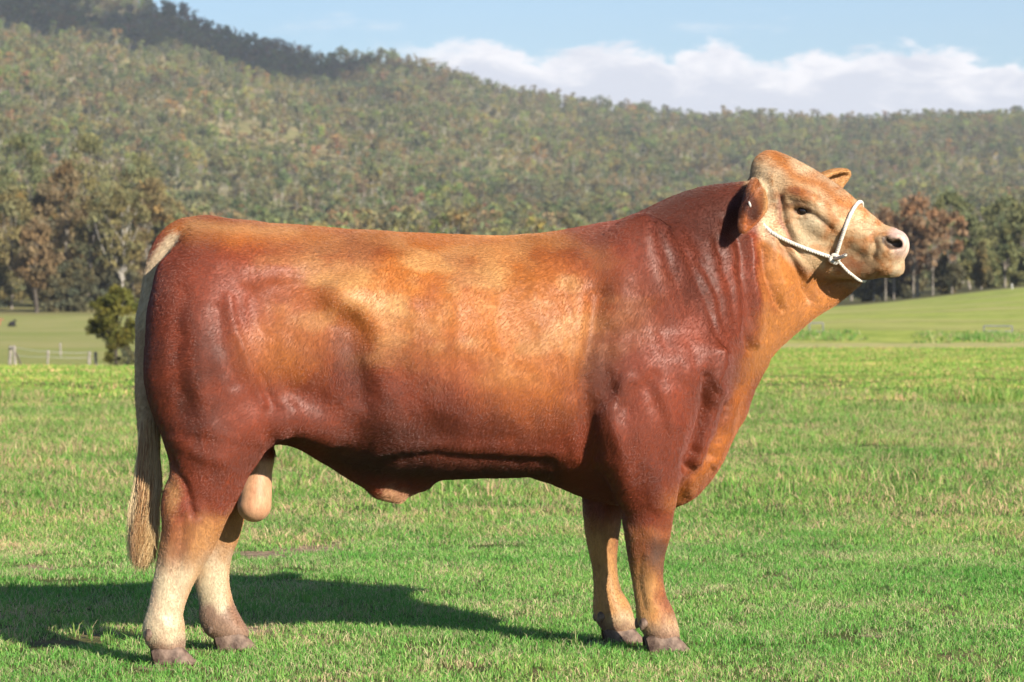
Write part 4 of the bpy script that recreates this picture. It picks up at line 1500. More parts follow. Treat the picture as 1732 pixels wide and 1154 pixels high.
def tree_parts(seed, h, w, base=0.3, clumps=40, leaves=60, leaf=0.3, forks=5, trunk_r=None, droop=0.2, shape='round', lean=0.0, clump_r=None, dens=1.0):
    """-> (trunk mesh data, crown mesh data, tint); height h, crown width w, crown starting at base*h"""
    r = np.random.default_rng(seed)
    trunk_r = trunk_r or h * 0.022
    clump_r = clump_r or w * 0.16
    parts = []
    top = np.array([lean * h * 0.25, r.normal(0, 0.02 * h), h * 0.80])
    mid = np.array([r.normal(0, 0.03) * h + lean * h * 0.08, r.normal(0, 0.03) * h, h * 0.42])
    axis = catmull(np.array([[0, 0, -0.3], [0, 0, h * 0.04], mid, top]), 4)
    parts.append(tube(axis, np.linspace(trunk_r, trunk_r * 0.22, len(axis)), 6))
    # crown clump centres in an uneven envelope
    C = []
    while len(C) < clumps:
        t = r.random()
        z = h * (base + (1.0 - base) * t)
        if shape == 'round':
            e = math.sqrt(max(1 - (2 * t - 0.95) ** 2, 0.02))
        elif shape == 'cone':
            e = max(1.05 - t, 0.06) * min(1, 0.45 + t * 3)
        elif shape == 'vase':
            e = (0.30 + 0.85 * t ** 0.7) * math.sqrt(max(1 - max(t - 0.62, 0) ** 2 / 0.16, 0.03))
        else:
            e = 1.0 - 0.4 * abs(t - 0.5)
        a = r.random() * 6.283
        lob = 0.78 + 0.22 * math.sin(2 * a + seed) + 0.16 * math.sin(5 * a + 3 * t * 4 + seed)
        rad = 0.5 * w * e * lob * math.sqrt(r.random()) if r.random() < 0.35 else 0.5 * w * e * lob * r.uniform(0.72, 1.0)
        C.append((rad * math.cos(a) + lean * z * 0.25, rad * math.sin(a), z))
    C = np.array(C)
    # limbs to some of the clumps
    idx = r.permutation(len(C))[:forks * 3]
    for n_, i in enumerate(idx):
        c = C[i]
        zt = min(max(h * base * 0.7, c[2] * r.uniform(0.35, 0.7)), h * 0.75)
        s0 = np.array([np.interp(zt, axis[:, 2], axis[:, 0]), np.interp(zt, axis[:, 2], axis[:, 1]), zt])
        m_ = s0 * 0.5 + c * 0.5 + np.array([0, 0, -0.04 * h]) + r.normal(0, 0.015 * h, 3)
        lp = catmull(np.array([s0, m_, c]), 3)
        parts.append(tube(lp, np.linspace(trunk_r * (0.5 if n_ < forks else 0.28), trunk_r * 0.08, len(lp)), 4))
    TV, TQ = join_parts(parts)
    # leaves
    LV, LT = [], []
    for c in C:
        k = int(leaves * r.uniform(0.6, 1.3) * dens)
        rr = clump_r * r.uniform(0.65, 1.3)
        u = r.normal(0, 1, (k, 3)); u /= np.linalg.norm(u, axis=1, keepdims=True)
        p = c + u * (rr * r.random((k, 1)) ** 0.45) * np.array([1, 1, 0.72])
        ls = leaf * r.uniform(0.6, 1.35, (k, 1))
        a = r.normal(0, 1, (k, 3)); a[:, 2] -= droop * 3; a /= np.linalg.norm(a, axis=1, keepdims=True)
        b = np.cross(a, r.normal(0, 1, (k, 3))); b /= np.linalg.norm(b, axis=1, keepdims=True) + 1e-9
        q = np.stack([p - a * ls, p + b * ls * 0.42, p + a * ls, p - b * ls * 0.42], 1)
        LV.append(q.reshape(-1, 3))
        tint = np.clip(r.normal(1.0, 0.12), 0.7, 1.35)
        hue = r.normal(0, 0.07)
        t3 = np.tile(np.array([tint * (1 + hue), tint, tint * (1 - hue)]), (k, 1)) * r.uniform(0.75, 1.25, (k, 1))
        LT.append(np.repeat(t3, 4, 0))
    LV = np.vstack(LV); LT = np.vstack(LT)
    LQ = np.arange(len(LV)).reshape(-1, 4)
    return (TV, TQ), (LV, LQ), LT


def tree_meshes(name, seed, mat_leaf, mat_bark, **kw):
    t, l, tint = tree_parts(seed, **kw)
    mt = np_mesh(name + '_trunk', *t); mt.materials.append(mat_bark)
    ml = np_mesh(name + '_crown', *l); ml.materials.append(mat_leaf)
    point_color(ml, 'tint', tint)
    return mt, ml


def put_tree(name, meshes, loc, rz, sc, label, cat='tree', group=None):
    t = empty(name, loc, rz)
    t.scale = sc if isinstance(sc, tuple) else (sc, sc, sc)
    tag(t, label, cat, group)
    link_mesh('trunk', meshes[0], None, t)
    link_mesh('crown', meshes[1], None, t, smooth=False)
    return t


def ground_loc(px, d, dz=0.0):
    x = float(at_px(px, d))
    return (x, d - D, float(gz(x, d)) + dz)


ML_HILL = leaf_mat('hill_leaves', [(0.0, (0.081, 0.090, 0.046)), (0.2, (0.133, 0.151, 0.067)), (0.45, (0.191, 0.180, 0.099)), (0.62, (0.110, 0.133, 0.072)), (0.76, (0.215, 0.249, 0.081)), (0.90, (0.220, 0.157, 0.099)), (1.0, (0.151, 0.162, 0.087))], groves=True)
ML_OLIVE = leaf_mat('olive_leaves', [(0.0, (0.165, 0.140, 0.068)), (0.5, (0.195, 0.172, 0.076)), (1.0, (0.205, 0.145, 0.080))])
ML_GREEN = leaf_mat('green_leaves', [(0.0, (0.155, 0.168, 0.075)), (1.0, (0.200, 0.195, 0.088))])
ML_RUST = leaf_mat('rust_leaves', [(0.0, (0.27, 0.165, 0.095)), (1.0, (0.28, 0.185, 0.105))])
ML_BUSH = leaf_mat('bush_leaves', [(0.0, (0.110, 0.110, 0.026)), (1.0, (0.125, 0.118, 0.030))])
ML_DARK = leaf_mat('dark_leaves', [(0.0, (0.090, 0.092, 0.052)), (1.0, (0.120, 0.108, 0.062))])

# ---- hill forest
hillv = []
for i in range(8):
    kw = [dict(h=13, w=8.5, base=0.42, shape='vase'), dict(h=15, w=9.5, base=0.40, shape='round'), dict(h=11, w=9.0, base=0.30, shape='round'), dict(h=14, w=7.5, base=0.5, shape='vase')][i % 4]
    hillv.append(tree_meshes('hill_tree%d' % i, 100 + i, ML_HILL, M_BARK_PALE, clumps=17, leaves=20, leaf=0.62, forks=4, trunk_r=0.20, droop=0.15, clump_r=1.45, **kw))
hr = np.random.default_rng(5)
NT = 44000
NW = 46000
hx = []
d_ = np.sqrt(hr.uniform(600 ** 2, 3000 ** 2, NT)); u_ = hr.uniform(-260, 2000, NT)
# the same forest carries on beyond both edges of the view
d_ = np.r_[d_, np.sqrt(hr.uniform(600 ** 2, 3000 ** 2, NW))]
uw = hr.uniform(-1700, 1060, NW); u_ = np.r_[u_, np.where(uw < -260, uw, uw + 2260)]
NT = NT + NW
x_ = at_px(u_, d_)
# groves and openings
den = 0.56 + 0.85 * fbm2(x_ / 60, d_ / 95, 61, 3) + 0.35 * fbm2(x_ / 260, d_ / 260, 62, 2)
den = np.where(np.abs(d_ - ridge_d(u_)) < 70, np.maximum(den, 0.75), den)
den = den * np.where((d_ < 800) & (u_ > 300) & (u_ < 1420), 0.35, 1.0) * np.where((d_ < 690) & (u_ > 300) & (u_ < 1420), 0.3, 1.0)
keep = (hr.random(NT) < np.clip(den, 0.02, 1)) & (d_ < ridge_d(u_) + 60)
d_, u_, x_ = d_[keep], u_[keep], x_[keep]
z_ = gz(x_, d_)
sc_ = (0.46 + 0.68 * hr.random(len(d_)) ** 1.6) * np.where(fbm2(x_ / 40, d_ / 40, 63, 2) > 0.25, 0.72, 1.0)
rz_ = hr.random(len(d_)) * 6.283
pk_ = hr.integers(0, 8, len(d_))
# the 300 that show largest stand alone; hidden behind the bull or out of frame does not count
pyb = CY - F * (z_ - H) / d_
show = (u_ > -10) & (u_ < 1742) & ((pyb < 395) | (u_ < 215) | (u_ > 1500))
score = np.where(show, sc_ / d_, 0)
order = np.argsort(-score)
solo = order[:300]
for i in solo:
    put_tree('eucalyptus', hillv[pk_[i]], (x_[i], d_[i] - D, z_[i]), rz_[i], float(sc_[i]), 'thin grey green gum tree on the wooded hillside among many alike', 'tree', 'gum trees standing on the hillside')
rest = np.ones(len(d_), bool); rest[solo] = False


def scatter(name, P, rz, sc, pick, templates):
    """one object whose points carry instances of the template meshes"""
    c = bpy.data.collections.new(name + '_kit')
    for k, meshes in enumerate(templates):
        o = bpy.data.objects.new('%02d' % k, meshes)
        c.objects.link(o)
    me = bpy.data.meshes.new(name)
    me.vertices.add(len(P)); me.vertices.foreach_set('co', np.asarray(P, np.float32).ravel())
    for nm, ty, v in (('rz', 'FLOAT', rz), ('sc', 'FLOAT', sc), ('pick', 'INT', pick)):
        a = me.attributes.new(nm, ty, 'POINT'); a.data.foreach_set('value', np.asarray(v, np.int32 if ty == 'INT' else np.float32))
    o = bpy.data.objects.new(name, me); COL.objects.link(o)
    ng = bpy.data.node_groups.new(name, 'GeometryNodeTree')
    ng.interface.new_socket('Geometry', in_out='INPUT', socket_type='NodeSocketGeometry')
    ng.interface.new_socket('Geometry', in_out='OUTPUT', socket_type='NodeSocketGeometry')
    N = ng.nodes.new; L = ng.links.new
    gi, go = N('NodeGroupInput'), N('NodeGroupOutput')
    ci = N('GeometryNodeCollectionInfo'); ci.inputs['Collection'].default_value = c
    ci.inputs['Separate Children'].default_value = True; ci.inputs['Reset Children'].default_value = True
    iop = N('GeometryNodeInstanceOnPoints'); iop.inputs['Pick Instance'].default_value = True

    def attr(nm, ty):
        a = N('GeometryNodeInputNamedAttribute'); a.data_type = ty; a.inputs['Name'].default_value = nm
        return a.outputs['Attribute']
    cx = N('ShaderNodeCombineXYZ'); L(attr('rz', 'FLOAT'), cx.inputs['Z'])
    L(gi.outputs[0], iop.inputs['Points']); L(ci.outputs[0], iop.inputs['Instance'])
    L(attr('pick', 'INT'), iop.inputs['Instance Index'])
    L(cx.outputs[0], iop.inputs['Rotation'])
    L(attr('sc', 'FLOAT'), iop.inputs['Scale'])
    L(iop.outputs[0], go.inputs[0])
    md = o.modifiers.new('scatter', 'NODES'); md.node_group = ng
    tag(o, kind='stuff')
    return o


def joined_tree(name, seed, ml, mb, **kw):
    """trunk and crown in one mesh, two materials, for scattered forest"""
    t, l, tint = tree_parts(seed, **kw)
    V = np.vstack([t[0], l[0]]); Q = np.vstack([t[1], l[1] + len(t[0])])
    me = np_mesh(name, V, Q)
    me.materials.append(mb); me.materials.append(ml)
    mi = np.r_[np.zeros(len(t[1]), np.int32), np.ones(len(l[1]), np.int32)]
    me.polygons.foreach_set('material_index', mi)
    point_color(me, 'tint', np.vstack([np.ones((len(t[0]), 3)), tint]))
    return me


kit = []
for i in range(8):
    kw = [dict(h=13, w=8.5, base=0.42, shape='vase'), dict(h=15, w=9.5, base=0.40, shape='round'), dict(h=11, w=9.0, base=0.30, shape='round'), dict(h=14, w=7.5, base=0.5, shape='vase')][i % 4]
    kit.append(joined_tree('forest%d' % i, 100 + i, ML_HILL, M_BARK_PALE, clumps=15, leaves=16, leaf=0.70, forks=3, trunk_r=0.20, droop=0.15, clump_r=1.45, **kw))
scatter('hill_forest', np.stack([x_, d_ - D, z_], 1)[rest], rz_[rest], sc_[rest], pk_[rest], kit)

# ---- low scrub between the trees
ns = 19000
ds2 = np.sqrt(hr.uniform(620 ** 2, 2900 ** 2, ns)); us2 = hr.uniform(-1700, 3320, ns); xs2 = at_px(us2, ds2)
k2 = (ds2 < ridge_d(us2)) & (hr.random(ns) < 0.6 + 0.6 * fbm2(xs2 / 60, ds2 / 60, 71, 3))
ds2, xs2 = ds2[k2], xs2[k2]
scrub = [joined_tree('scrub%d' % i, 300 + i, ML_HILL, M_BARK, h=3.2, w=4.6, base=0.05, clumps=9, leaves=14, leaf=0.55, forks=2, trunk_r=0.06, clump_r=0.95) for i in range(3)]
scatter('hill_scrub', np.stack([xs2, ds2 - D, gz(xs2, ds2)], 1), hr.random(len(ds2)) * 6.28, hr.uniform(0.6, 1.5, len(ds2)), hr.integers(0, 3, len(ds2)), scrub)

# ---- trees at the foot of the hill, left of the bull
LEFT = [  # px, d, height px, width px, kind, label
    (62, 452, 150, 95, 'dark', 'olive tree with a dark forked trunk at the edge of the left pasture'),
    (20, 470, 205, 110, 'olive', 'brown olive tree leaning in from the left edge of the picture'),
    (112, 485, 240, 120, 'olive', 'tall brownish tree behind the dark forked trunk'),
    (165, 475, 190, 100, 'olive', 'brown tree just left of the grey limbed tree'),
    (208, 468, 205, 105, 'bare', 'thin tree with bare pale grey limbs above the round bush'),
    (255, 500, 205, 110, 'olive', 'brownish tree rising behind the tail head of the bull'),
    (150, 560, 265, 130, 'green', 'tall green crowned tree highest of the left tree line'),
    (40, 590, 270, 135, 'green', 'tall green tree at the left behind the brown trees'),
    (235, 600, 230, 120, 'green', 'green tree on the lower slope above the bull rump'),
        (88, 455, 70, 60, 'low', 'dark low shrub under the brown trees beside the pasture'),
    (128, 456, 85, 70, 'low', 'dark bushy undergrowth left of the round bush'),
    (190, 470, 90, 80, 'low', 'dark thicket behind the round bush'),
    (4, 480, 105, 70, 'low', 'brown low thicket at the far left pasture edge'),
]
for k, (px, d, hp, wp, kind, lab) in enumerate(LEFT):
    h = hp * d / F; w = wp * d / F
    ml, mb, kw = {
        'dark': (ML_OLIVE, M_BARK_DARK, dict(base=0.30, shape='round', trunk_r=0.42, forks=5)),
        'olive': (ML_OLIVE, M_BARK, dict(base=0.08, shape='round', trunk_r=0.24, forks=6)),
        'bare': (ML_OLIVE, M_BARK_PALE, dict(base=0.34, shape='vase', trunk_r=0.30, forks=9, dens=0.55)),
        'green': (ML_GREEN, M_BARK, dict(base=0.15, shape='round', trunk_r=0.28, forks=6)),
        'low': (ML_DARK, M_BARK_DARK, dict(base=0.02, shape='round', trunk_r=0.12, forks=3)),
    }[kind]
    ms = tree_meshes('left_tree%d' % k, 500 + k, ml, mb, h=h, w=w, clumps=78, leaves=60, leaf=0.36, droop=0.5, clump_r=w * 0.125, **kw)
    put_tree('shrub' if kind == 'low' else ('dead_limbed_tree' if kind == 'bare' else 'tree'), ms, ground_loc(px, d), 0.0, 1.0, lab, 'shrub' if kind == 'low' else 'tree')
# more of the same tree line, filling between
fr = np.random.default_rng(9)
fill = [tree_meshes('fill%d' % i, 560 + i, ML_OLIVE if i < 3 else ML_GREEN, M_BARK_PALE, h=15, w=10.5, base=0.06, shape='round', clumps=70, leaves=52, leaf=0.42, trunk_r=0.2, forks=5, droop=0.5, clump_r=1.25) for i in range(5)]
for k in range(34):
    px = fr.uniform(-60, 300); d = fr.uniform(484, 640)
    put_tree('tree', fill[int(fr.integers(0, 5))], ground_loc(px, d), float(fr.random() * 6.28), float(fr.uniform(0.75, 1.15)), 'brown green tree crowded in the belt at the foot of the left hill', 'tree', 'trees in the belt below the left hill')

# round bush by the fence
d = 186.0
ms = tree_meshes('round_bush', 31, ML_BUSH, M_BARK_DARK, h=4.55, w=3.9, base=0.30, shape='round', clumps=70, leaves=80, leaf=0.13, forks=8, trunk_r=0.16, droop=0.2, clump_r=0.42)
put_tree('round_bush', ms, ground_loc(196, d, -0.1), 0.4, 1.0, 'round dark green bushy tree standing by the fence left of the tail', 'tree')
ms = tree_meshes('small_bush', 33, ML_DARK, M_BARK_DARK, h=1.1, w=1.5, base=0.05, shape='round', clumps=20, leaves=40, leaf=0.10, forks=3, trunk_r=0.05, clump_r=0.25)
put_tree('small_bush', ms, ground_loc(216, 184), 0.0, 1.0, 'small dark bush on the ground right of the round bush', 'shrub')
ms = tree_meshes('stem_bush', 34, ML_BUSH, M_BARK_DARK, h=1.7, w=1.1, base=0.05, shape='cone', clumps=22, leaves=40, leaf=0.10, forks=3, trunk_r=0.05, clump_r=0.22)
put_tree('low_bush', ms, ground_loc(190, 184.5), 0.0, 1.0, 'leafy growth hugging the foot of the round bush', 'shrub')

# ---- trees right of the bull
RIGHT = [
    (1552, 392, 172, 128, 'rust', 'reddish brown spreading tree behind the muzzle of the bull'),
    (1492, 400, 150, 90, 'rust', 'rusty tree with thin trunks just under the muzzle'),
    (1602, 388, 62, 70, 'low', 'dark round shrub below the reddish tree'),
    (1470, 396, 60, 70, 'low', 'dark shrub under the jaw of the bull'),
    (1530, 398, 70, 90, 'low', 'dark thicket at the foot of the reddish tree'),
    (1660, 405, 78, 40, 'rustcone', 'small olive brown tree between green ones at right'),
    (1700, 400, 105, 46, 'cone', 'narrow yellow green tree at right with a pale trunk'),
    (1640, 440, 120, 90, 'green', 'pale green tree right of the reddish tree'),
    (1726, 440, 130, 80, 'green', 'green tree at the right edge of the picture'),
    (1590, 450, 130, 90, 'green', 'green tree partly behind the reddish tree'),
    (1676, 430, 52, 70, 'lowgreen', 'pale low scrub along the right pasture edge'),
    (1730, 415, 60, 60, 'lowgreen', 'pale low scrub at the right frame edge'),
    (1440, 425, 115, 90, 'green', 'pale green tree seen over the throat of the bull'),
]
for k, (px, d, hp, wp, kind, lab) in enumerate(RIGHT):
    h = hp * d / F; w = wp * d / F
    ml, mb, kw = {
        'rust': (ML_RUST, M_BARK, dict(base=0.26, shape='round', trunk_r=0.22, forks=8)),
        'rustcone': (ML_OLIVE, M_BARK, dict(base=0.1, shape='cone', trunk_r=0.14, forks=4)),
        'cone': (ML_GREEN, M_BARK, dict(base=0.22, shape='cone', trunk_r=0.2, forks=5)),
        'green': (ML_GREEN, M_BARK, dict(base=0.2, shape='round', trunk_r=0.24, forks=6)),
        'low': (ML_DARK, M_BARK_DARK, dict(base=0.02, shape='round', trunk_r=0.1, forks=3)),
        'lowgreen': (ML_GREEN, M_BARK, dict(base=0.02, shape='round', trunk_r=0.1, forks=3)),
    }[kind]
    ms = tree_meshes('right_tree%d' % k, 700 + k, ml, mb, h=h, w=w, clumps=72, leaves=56, leaf=0.30, droop=0.45, clump_r=w * 0.125, **kw)
    put_tree('shrub' if kind.startswith('low') else 'tree', ms, ground_loc(px, d), 0.0, 1.0, lab, 'shrub' if kind.startswith('low') else 'tree')
stem = tree_meshes('stem_tree', 760, ML_RUST, M_BARK, h=9.5, w=4.2, base=0.45, shape='vase', clumps=26, leaves=34, leaf=0.30, trunk_r=0.15, forks=5, droop=0.4, clump_r=0.6)
for px in (1478, 1498, 1512, 1528, 1545, 1578, 1610):
    put_tree('thin_tree', stem, ground_loc(px, float(fr.uniform(384, 400))), float(fr.random() * 6.28), float(fr.uniform(0.8, 1.05)), 'thin pale stemmed tree among the trunks below the reddish crowns', 'tree', 'thin trunks under the reddish trees')
for k in range(14):
    px = fr.uniform(1560, 1830); d = fr.uniform(470, 640)
    put_tree('tree', fill[3 + int(fr.integers(0, 2))], ground_loc(px, d), float(fr.random() * 6.28), float(fr.uniform(0.55, 0.9)), 'pale green tree crowded behind the right pasture below the hill', 'tree', 'trees in the belt below the right hill')

# the belt carries on out of view on both sides
belt = [joined_tree('belt%d' % i, 560 + i, ML_OLIVE if i < 3 else ML_GREEN, M_BARK, h=15, w=10.5, base=0.06, shape='round', clumps=40, leaves=36, leaf=0.5, trunk_r=0.2, forks=4, droop=0.5, clump_r=1.3) for i in range(5)]
bu = fr.uniform(0, 2800, 220); bu = np.where(bu < 1500, -1590 + bu, 360 + bu); bd = fr.uniform(470, 680, 220); bx = at_px(bu, bd)
scatter('valley_trees', np.stack([bx, bd - D, gz(bx, bd)], 1), fr.random(220) * 6.28, fr.uniform(0.7, 1.1, 220), fr.integers(0, 5, 220), belt)
# ------------------------------------------------------------------ grass
def grass_mat():
    m, nt, b = new_mat('grass_blades')
    N = nt.nodes.new; L = nt.links.new
    nt.nodes.remove(b); out = nt.nodes['Material Output']
    at = N('ShaderNodeAttribute'); at.attribute_name = 'blade'
    geo = N('ShaderNodeNewGeometry')
    n1 = N('ShaderNodeTexNoise'); n1.inputs['Scale'].default_value = 0.55; n1.inputs['Detail'].default_value = 5; n1.inputs['Roughness'].default_value = 0.65
    L(geo.outputs['Position'], n1.inputs['Vector'])
    r = N('ShaderNodeValToRGB'); e = r.color_ramp.elements
    e[0].position = 0.36; e[0].color = (0.74, 0.98, 0.85, 1)
    e[1].position = 0.66; e[1].color = (1.65, 1.34, 1.65, 1)
    k = e.new(0.5); k.color = (1.2, 1.18, 1.35, 1)
    L(n1.outputs['Fac'], r.inputs['Fac'])
    mx = N('ShaderNodeMix'); mx.data_type = 'RGBA'; mx.blend_type = 'MULTIPLY'; mx.inputs[0].default_value = 1.0
    L(at.outputs['Color'], mx.inputs[6]); L(r.outputs[0], mx.inputs[7])
    d = N('ShaderNodeBsdfPrincipled'); t = N('ShaderNodeBsdfTranslucent')
    d.inputs['Roughness'].default_value = 0.55; d.inputs['Specular IOR Level'].default_value = 0.25
    L(mx.outputs[2], d.inputs['Base Color']); L(mx.outputs[2], t.inputs['Color'])
    s = N('ShaderNodeMixShader'); s.inputs[0].default_value = 0.32
    L(d.outputs[0], s.inputs[1]); L(t.outputs[0], s.inputs[2]); L(s.outputs[0], out.inputs['Surface'])
    return m


M_GRASS = grass_mat()
GREEN = [np.array([0.085, 0.25, 0.035]), np.array([0.135, 0.29, 0.045]), np.array([0.21, 0.33, 0.065])]
DRY = [np.array([0.40, 0.36, 0.16]), np.array([0.31, 0.255, 0.12])]


def grass_patch(name, seed, size, n, hmin, hmax, wid, dry=0.1, stalk=0.0, clumpy=0.5, lean=0.6, tone=(1, 1, 1)):
    r = np.random.default_rng(seed)
    nc = max(int(n / 14), 1)
    cc = r.uniform(-size / 2, size / 2, (nc, 2)); ch = r.uniform(0.6, 1.25, nc); cd = r.random(nc)
    ci = r.integers(0, nc, n)
    p = np.where((r.random(n) < clumpy)[:, None], cc[ci] + r.normal(0, size * 0.025, (n, 2)), r.uniform(-size / 2, size / 2, (n, 2)))
    h = r.uniform(hmin, hmax, n) * ch[ci]
    az = r.random(n) * 6.283
    dirv = np.stack([np.cos(az), np.sin(az)], 1)
    ln = r.uniform(0.1, lean, n) * h
    side = np.stack([-dirv[:, 1], dirv[:, 0]], 1)
    fa = r.random(n) * 3.14
    sd = np.stack([np.cos(fa), np.sin(fa)], 1)
    w = wid * r.uniform(0.6, 1.3, n)
    V = np.zeros((n, 5, 3))
    for k, (t, ww) in enumerate(((0, 1.0), (0.55, 0.8))):
        c = p + dirv * (ln * t * t)[:, None]
        V[:, 2 * k, :2] = c - sd * (w * ww * 0.5)[:, None]; V[:, 2 * k + 1, :2] = c + sd * (w * ww * 0.5)[:, None]
        V[:, 2 * k, 2] = V[:, 2 * k + 1, 2] = h * t - (0.01 if t == 0 else 0)
    V[:, 4, :2] = p + dirv * ln[:, None]; V[:, 4, 2] = h * r.uniform(0.75, 1.0, n)
    base = np.arange(n)[:, None] * 5
    T = np.concatenate([base + np.array([[0, 1, 3]]), base + np.array([[0, 3, 2]]), base + np.array([[2, 3, 4]])], 0)
    g = r.random((n, 1))
    col = np.where(g < 0.5, GREEN[0] * (1 - 2 * g) + GREEN[1] * 2 * g, GREEN[1] * (2 - 2 * g) + GREEN[2] * (2 * g - 1))
    isd = (r.random(n) < dry * (0.4 + 1.2 * cd[ci]))
    g2 = r.random((n, 1))
    col = np.where(isd[:, None], DRY[0] * g2 + DRY[1] * (1 - g2), col) * r.uniform(0.75, 1.2, (n, 1)) * np.array(tone)
    me = np_mesh(name, V.reshape(-1, 3), T)
    point_color(me, 'blade', np.repeat(col, 5, 0))
    me.materials.append(M_GRASS)
    return me


gr = np.random.default_rng(77)
def scatter_grass(name, d0, d1, spacing, kit, margin=1.3, seed=0, thin=0.0, scl=(0.85, 1.2)):
    r = np.random.default_rng(seed)
    P = []
    d = d0
    while d < d1:
        hw = (0.30 * d + margin)
        n = int(2 * hw / spacing)
        x = (np.arange(n) + r.random(n)) / n * 2 * hw - hw
        dd = d + r.random(n) * spacing
        P.append(np.stack([x, dd], 1)); d += spacing
    P = np.vstack(P)
    keep = r.random(len(P)) > bare_at(P[:, 0], P[:, 1]) * 1.9
    if thin > 0:
        keep &= r.random(len(P)) > thin * (0.5 + 0.9 * fbm2(P[:, 0] / 1.5, P[:, 1] / 2.5, seed + 5, 3))
    P = P[keep]
    z = gz(P[:, 0], P[:, 1])
    return scatter(name, np.stack([P[:, 0], P[:, 1] - D, z], 1), r.random(len(P)) * 6.283, r.uniform(*scl, len(P)), r.integers(0, len(kit), len(P)), kit)


kit_lawn = [grass_patch('lawn%d' % i, 900 + i, 0.34, 620, 0.006, 0.030, 0.0028, dry=[0.12, 0.20, 0.15, 0.32, 0.12, 0.6][i], lean=1.7, tone=(1.06, 1.13, 1.18)) for i in range(6)]
scatter_grass('short_grass', 9.3, 17.5, 0.21, kit_lawn, seed=1, thin=0.22)
kit_tuft = [grass_patch('tuft%d' % i, 930 + i, 0.22, 36, 0.025, 0.085, 0.0026, dry=[0.1, 0.5, 0.25][i], lean=0.9, clumpy=0.9) for i in range(3)]
scatter_grass('grass_tufts', 9.4, 20.0, 0.42, kit_tuft, seed=2, thin=1.05)
kit_mid = [grass_patch('meadow%d' % i, 960 + i, 0.8, 1100, 0.012, 0.055, 0.0048, dry=[0.22, 0.42, 0.3, 0.6][i], lean=1.4, tone=(1.10, 1.0, 1.05)) for i in range(4)]
scatter_grass('meadow_grass', 16.0, 36.0, 0.55, kit_mid, seed=3)
kit_rough = [grass_patch('rough%d' % i, 980 + i, 1.1, 420, 0.03, 0.125, 0.0060, dry=[0.2, 0.4, 0.3, 0.6][i], tone=(1.08, 0.98, 1.0), lean=1.2, clumpy=0.85) for i in range(4)]
scatter_grass('rough_grass', 19.0, 40.0, 1.0, kit_rough, seed=4, thin=0.62)
kit_far = [grass_patch('far%d' % i, 990 + i, 2.0, 1100, 0.01, 0.055, 0.011, dry=[0.12, 0.25, 0.16][i], tone=(1.45, 1.14, 1.1), lean=1.4, clumpy=0.6) for i in range(3)]
scatter_grass('far_grass', 35.0, 62.0, 1.5, kit_far, seed=6, thin=0.15)
kit_thin = [grass_patch('thin%d' % i, 1010 + i, 3.0, 420, 0.02, 0.07, 0.016, dry=0.2, tone=(1.45, 1.14, 1.1), lean=1.4, clumpy=0.8) for i in range(2)]
r_ = np.random.default_rng(8)
td = 60 + 14 * r_.random(850) ** 1.2; tu = r_.uniform(1150, 2600, 850); txx = at_px(tu, td)
scatter('pasture_grass', np.stack([txx, td - D, gz(txx, td)], 1), r_.random(850) * 6.28, r_.uniform(0.7, 1.2, 850), r_.integers(0, 2, 850), kit_thin)
# rank growth along the drain on the right
kit_sedge = [grass_patch('sedge%d' % i, 995 + i, 1.6, 150, 0.05, 0.17, 0.022, dry=0.3, lean=0.7, clumpy=0.9) for i in range(2)]
sr = np.random.default_rng(14)
sx = at_px(sr.uniform(1290, 1830, 90), 96); sd = sr.normal(95, 2.2, 90)
ok = fbm2(sx / 2.2, sd * 0, 15, 3) > -0.05
sx, sd = sx[ok], sd[ok]
scatter('drain_sedge', np.stack([sx, sd - D, gz(sx, sd)], 1), sr.random(len(sx)) * 6.28, sr.uniform(0.6, 1.2, len(sx)), sr.integers(0, 2, len(sx)), kit_sedge)
# one taller green clump standing in the rough at the right
kit_tall = [grass_patch('tall%d' % i, 998 + i, 0.9, 200, 0.08, 0.26, 0.009, dry=0.10, tone=(1.25, 1.0, 1.0), lean=0.8, clumpy=0.8) for i in range(2)]
tx = np.array([1655, 1640, 1672, 1690, 1625, 1610, 1702]); td = np.array([37.0, 36.4, 36.6, 37.5, 36.2, 37.2, 36.0])
xx = at_px(tx, td)
scatter('tall_grass', np.stack([xx, td - D, gz(xx, td)], 1), td * 1.7, np.array([1.2, 1.0, 0.9, 0.8, 0.7, 0.6, 0.7]), np.arange(7) % 2, kit_tall)
# ------------------------------------------------------------------ fence, frames, far cattle
M_POST = simple_mat('weathered_post', (0.31, 0.28, 0.24), 0.9, 0.1, col2=(0.20, 0.18, 0.155), scale=5, bump=0.5)
M_WIRE = simple_mat('fence_wire', (0.42, 0.42, 0.42), 0.5, 0.5)
M_PIPE = simple_mat('grey_pipe', (0.13, 0.14, 0.15), 0.5, 0.4, col2=(0.22, 0.21, 0.20), scale=8)


def post_mesh(h, r=0.075, seed=0, lean=(0, 0)):
    q = np.random.default_rng(seed)
    p = np.array([[lean[0] * t * h, lean[1] * t * h, -0.3 + (h + 0.3) * t] for t in np.linspace(0, 1, 6)])
    rad = r * (1 + 0.10 * q.normal(0, 1, 6))
    v, f = tube(p, rad, 9)
    v = np.vstack([v, p[-1] + [0, 0, 0.025]])
    n = len(v) - 1
    cap = [(n, (5 * 9 + k), (5 * 9 + (k + 1) % 9), (5 * 9 + (k + 1) % 9)) for k in range(9)]
    me = bpy.data.meshes.new('post')
    me.from_pydata([tuple(x) for x in v], [], [tuple(map(int, x)) for x in f] + [tuple(map(int, x[:3])) for x in cap])
    me.update()
    return me


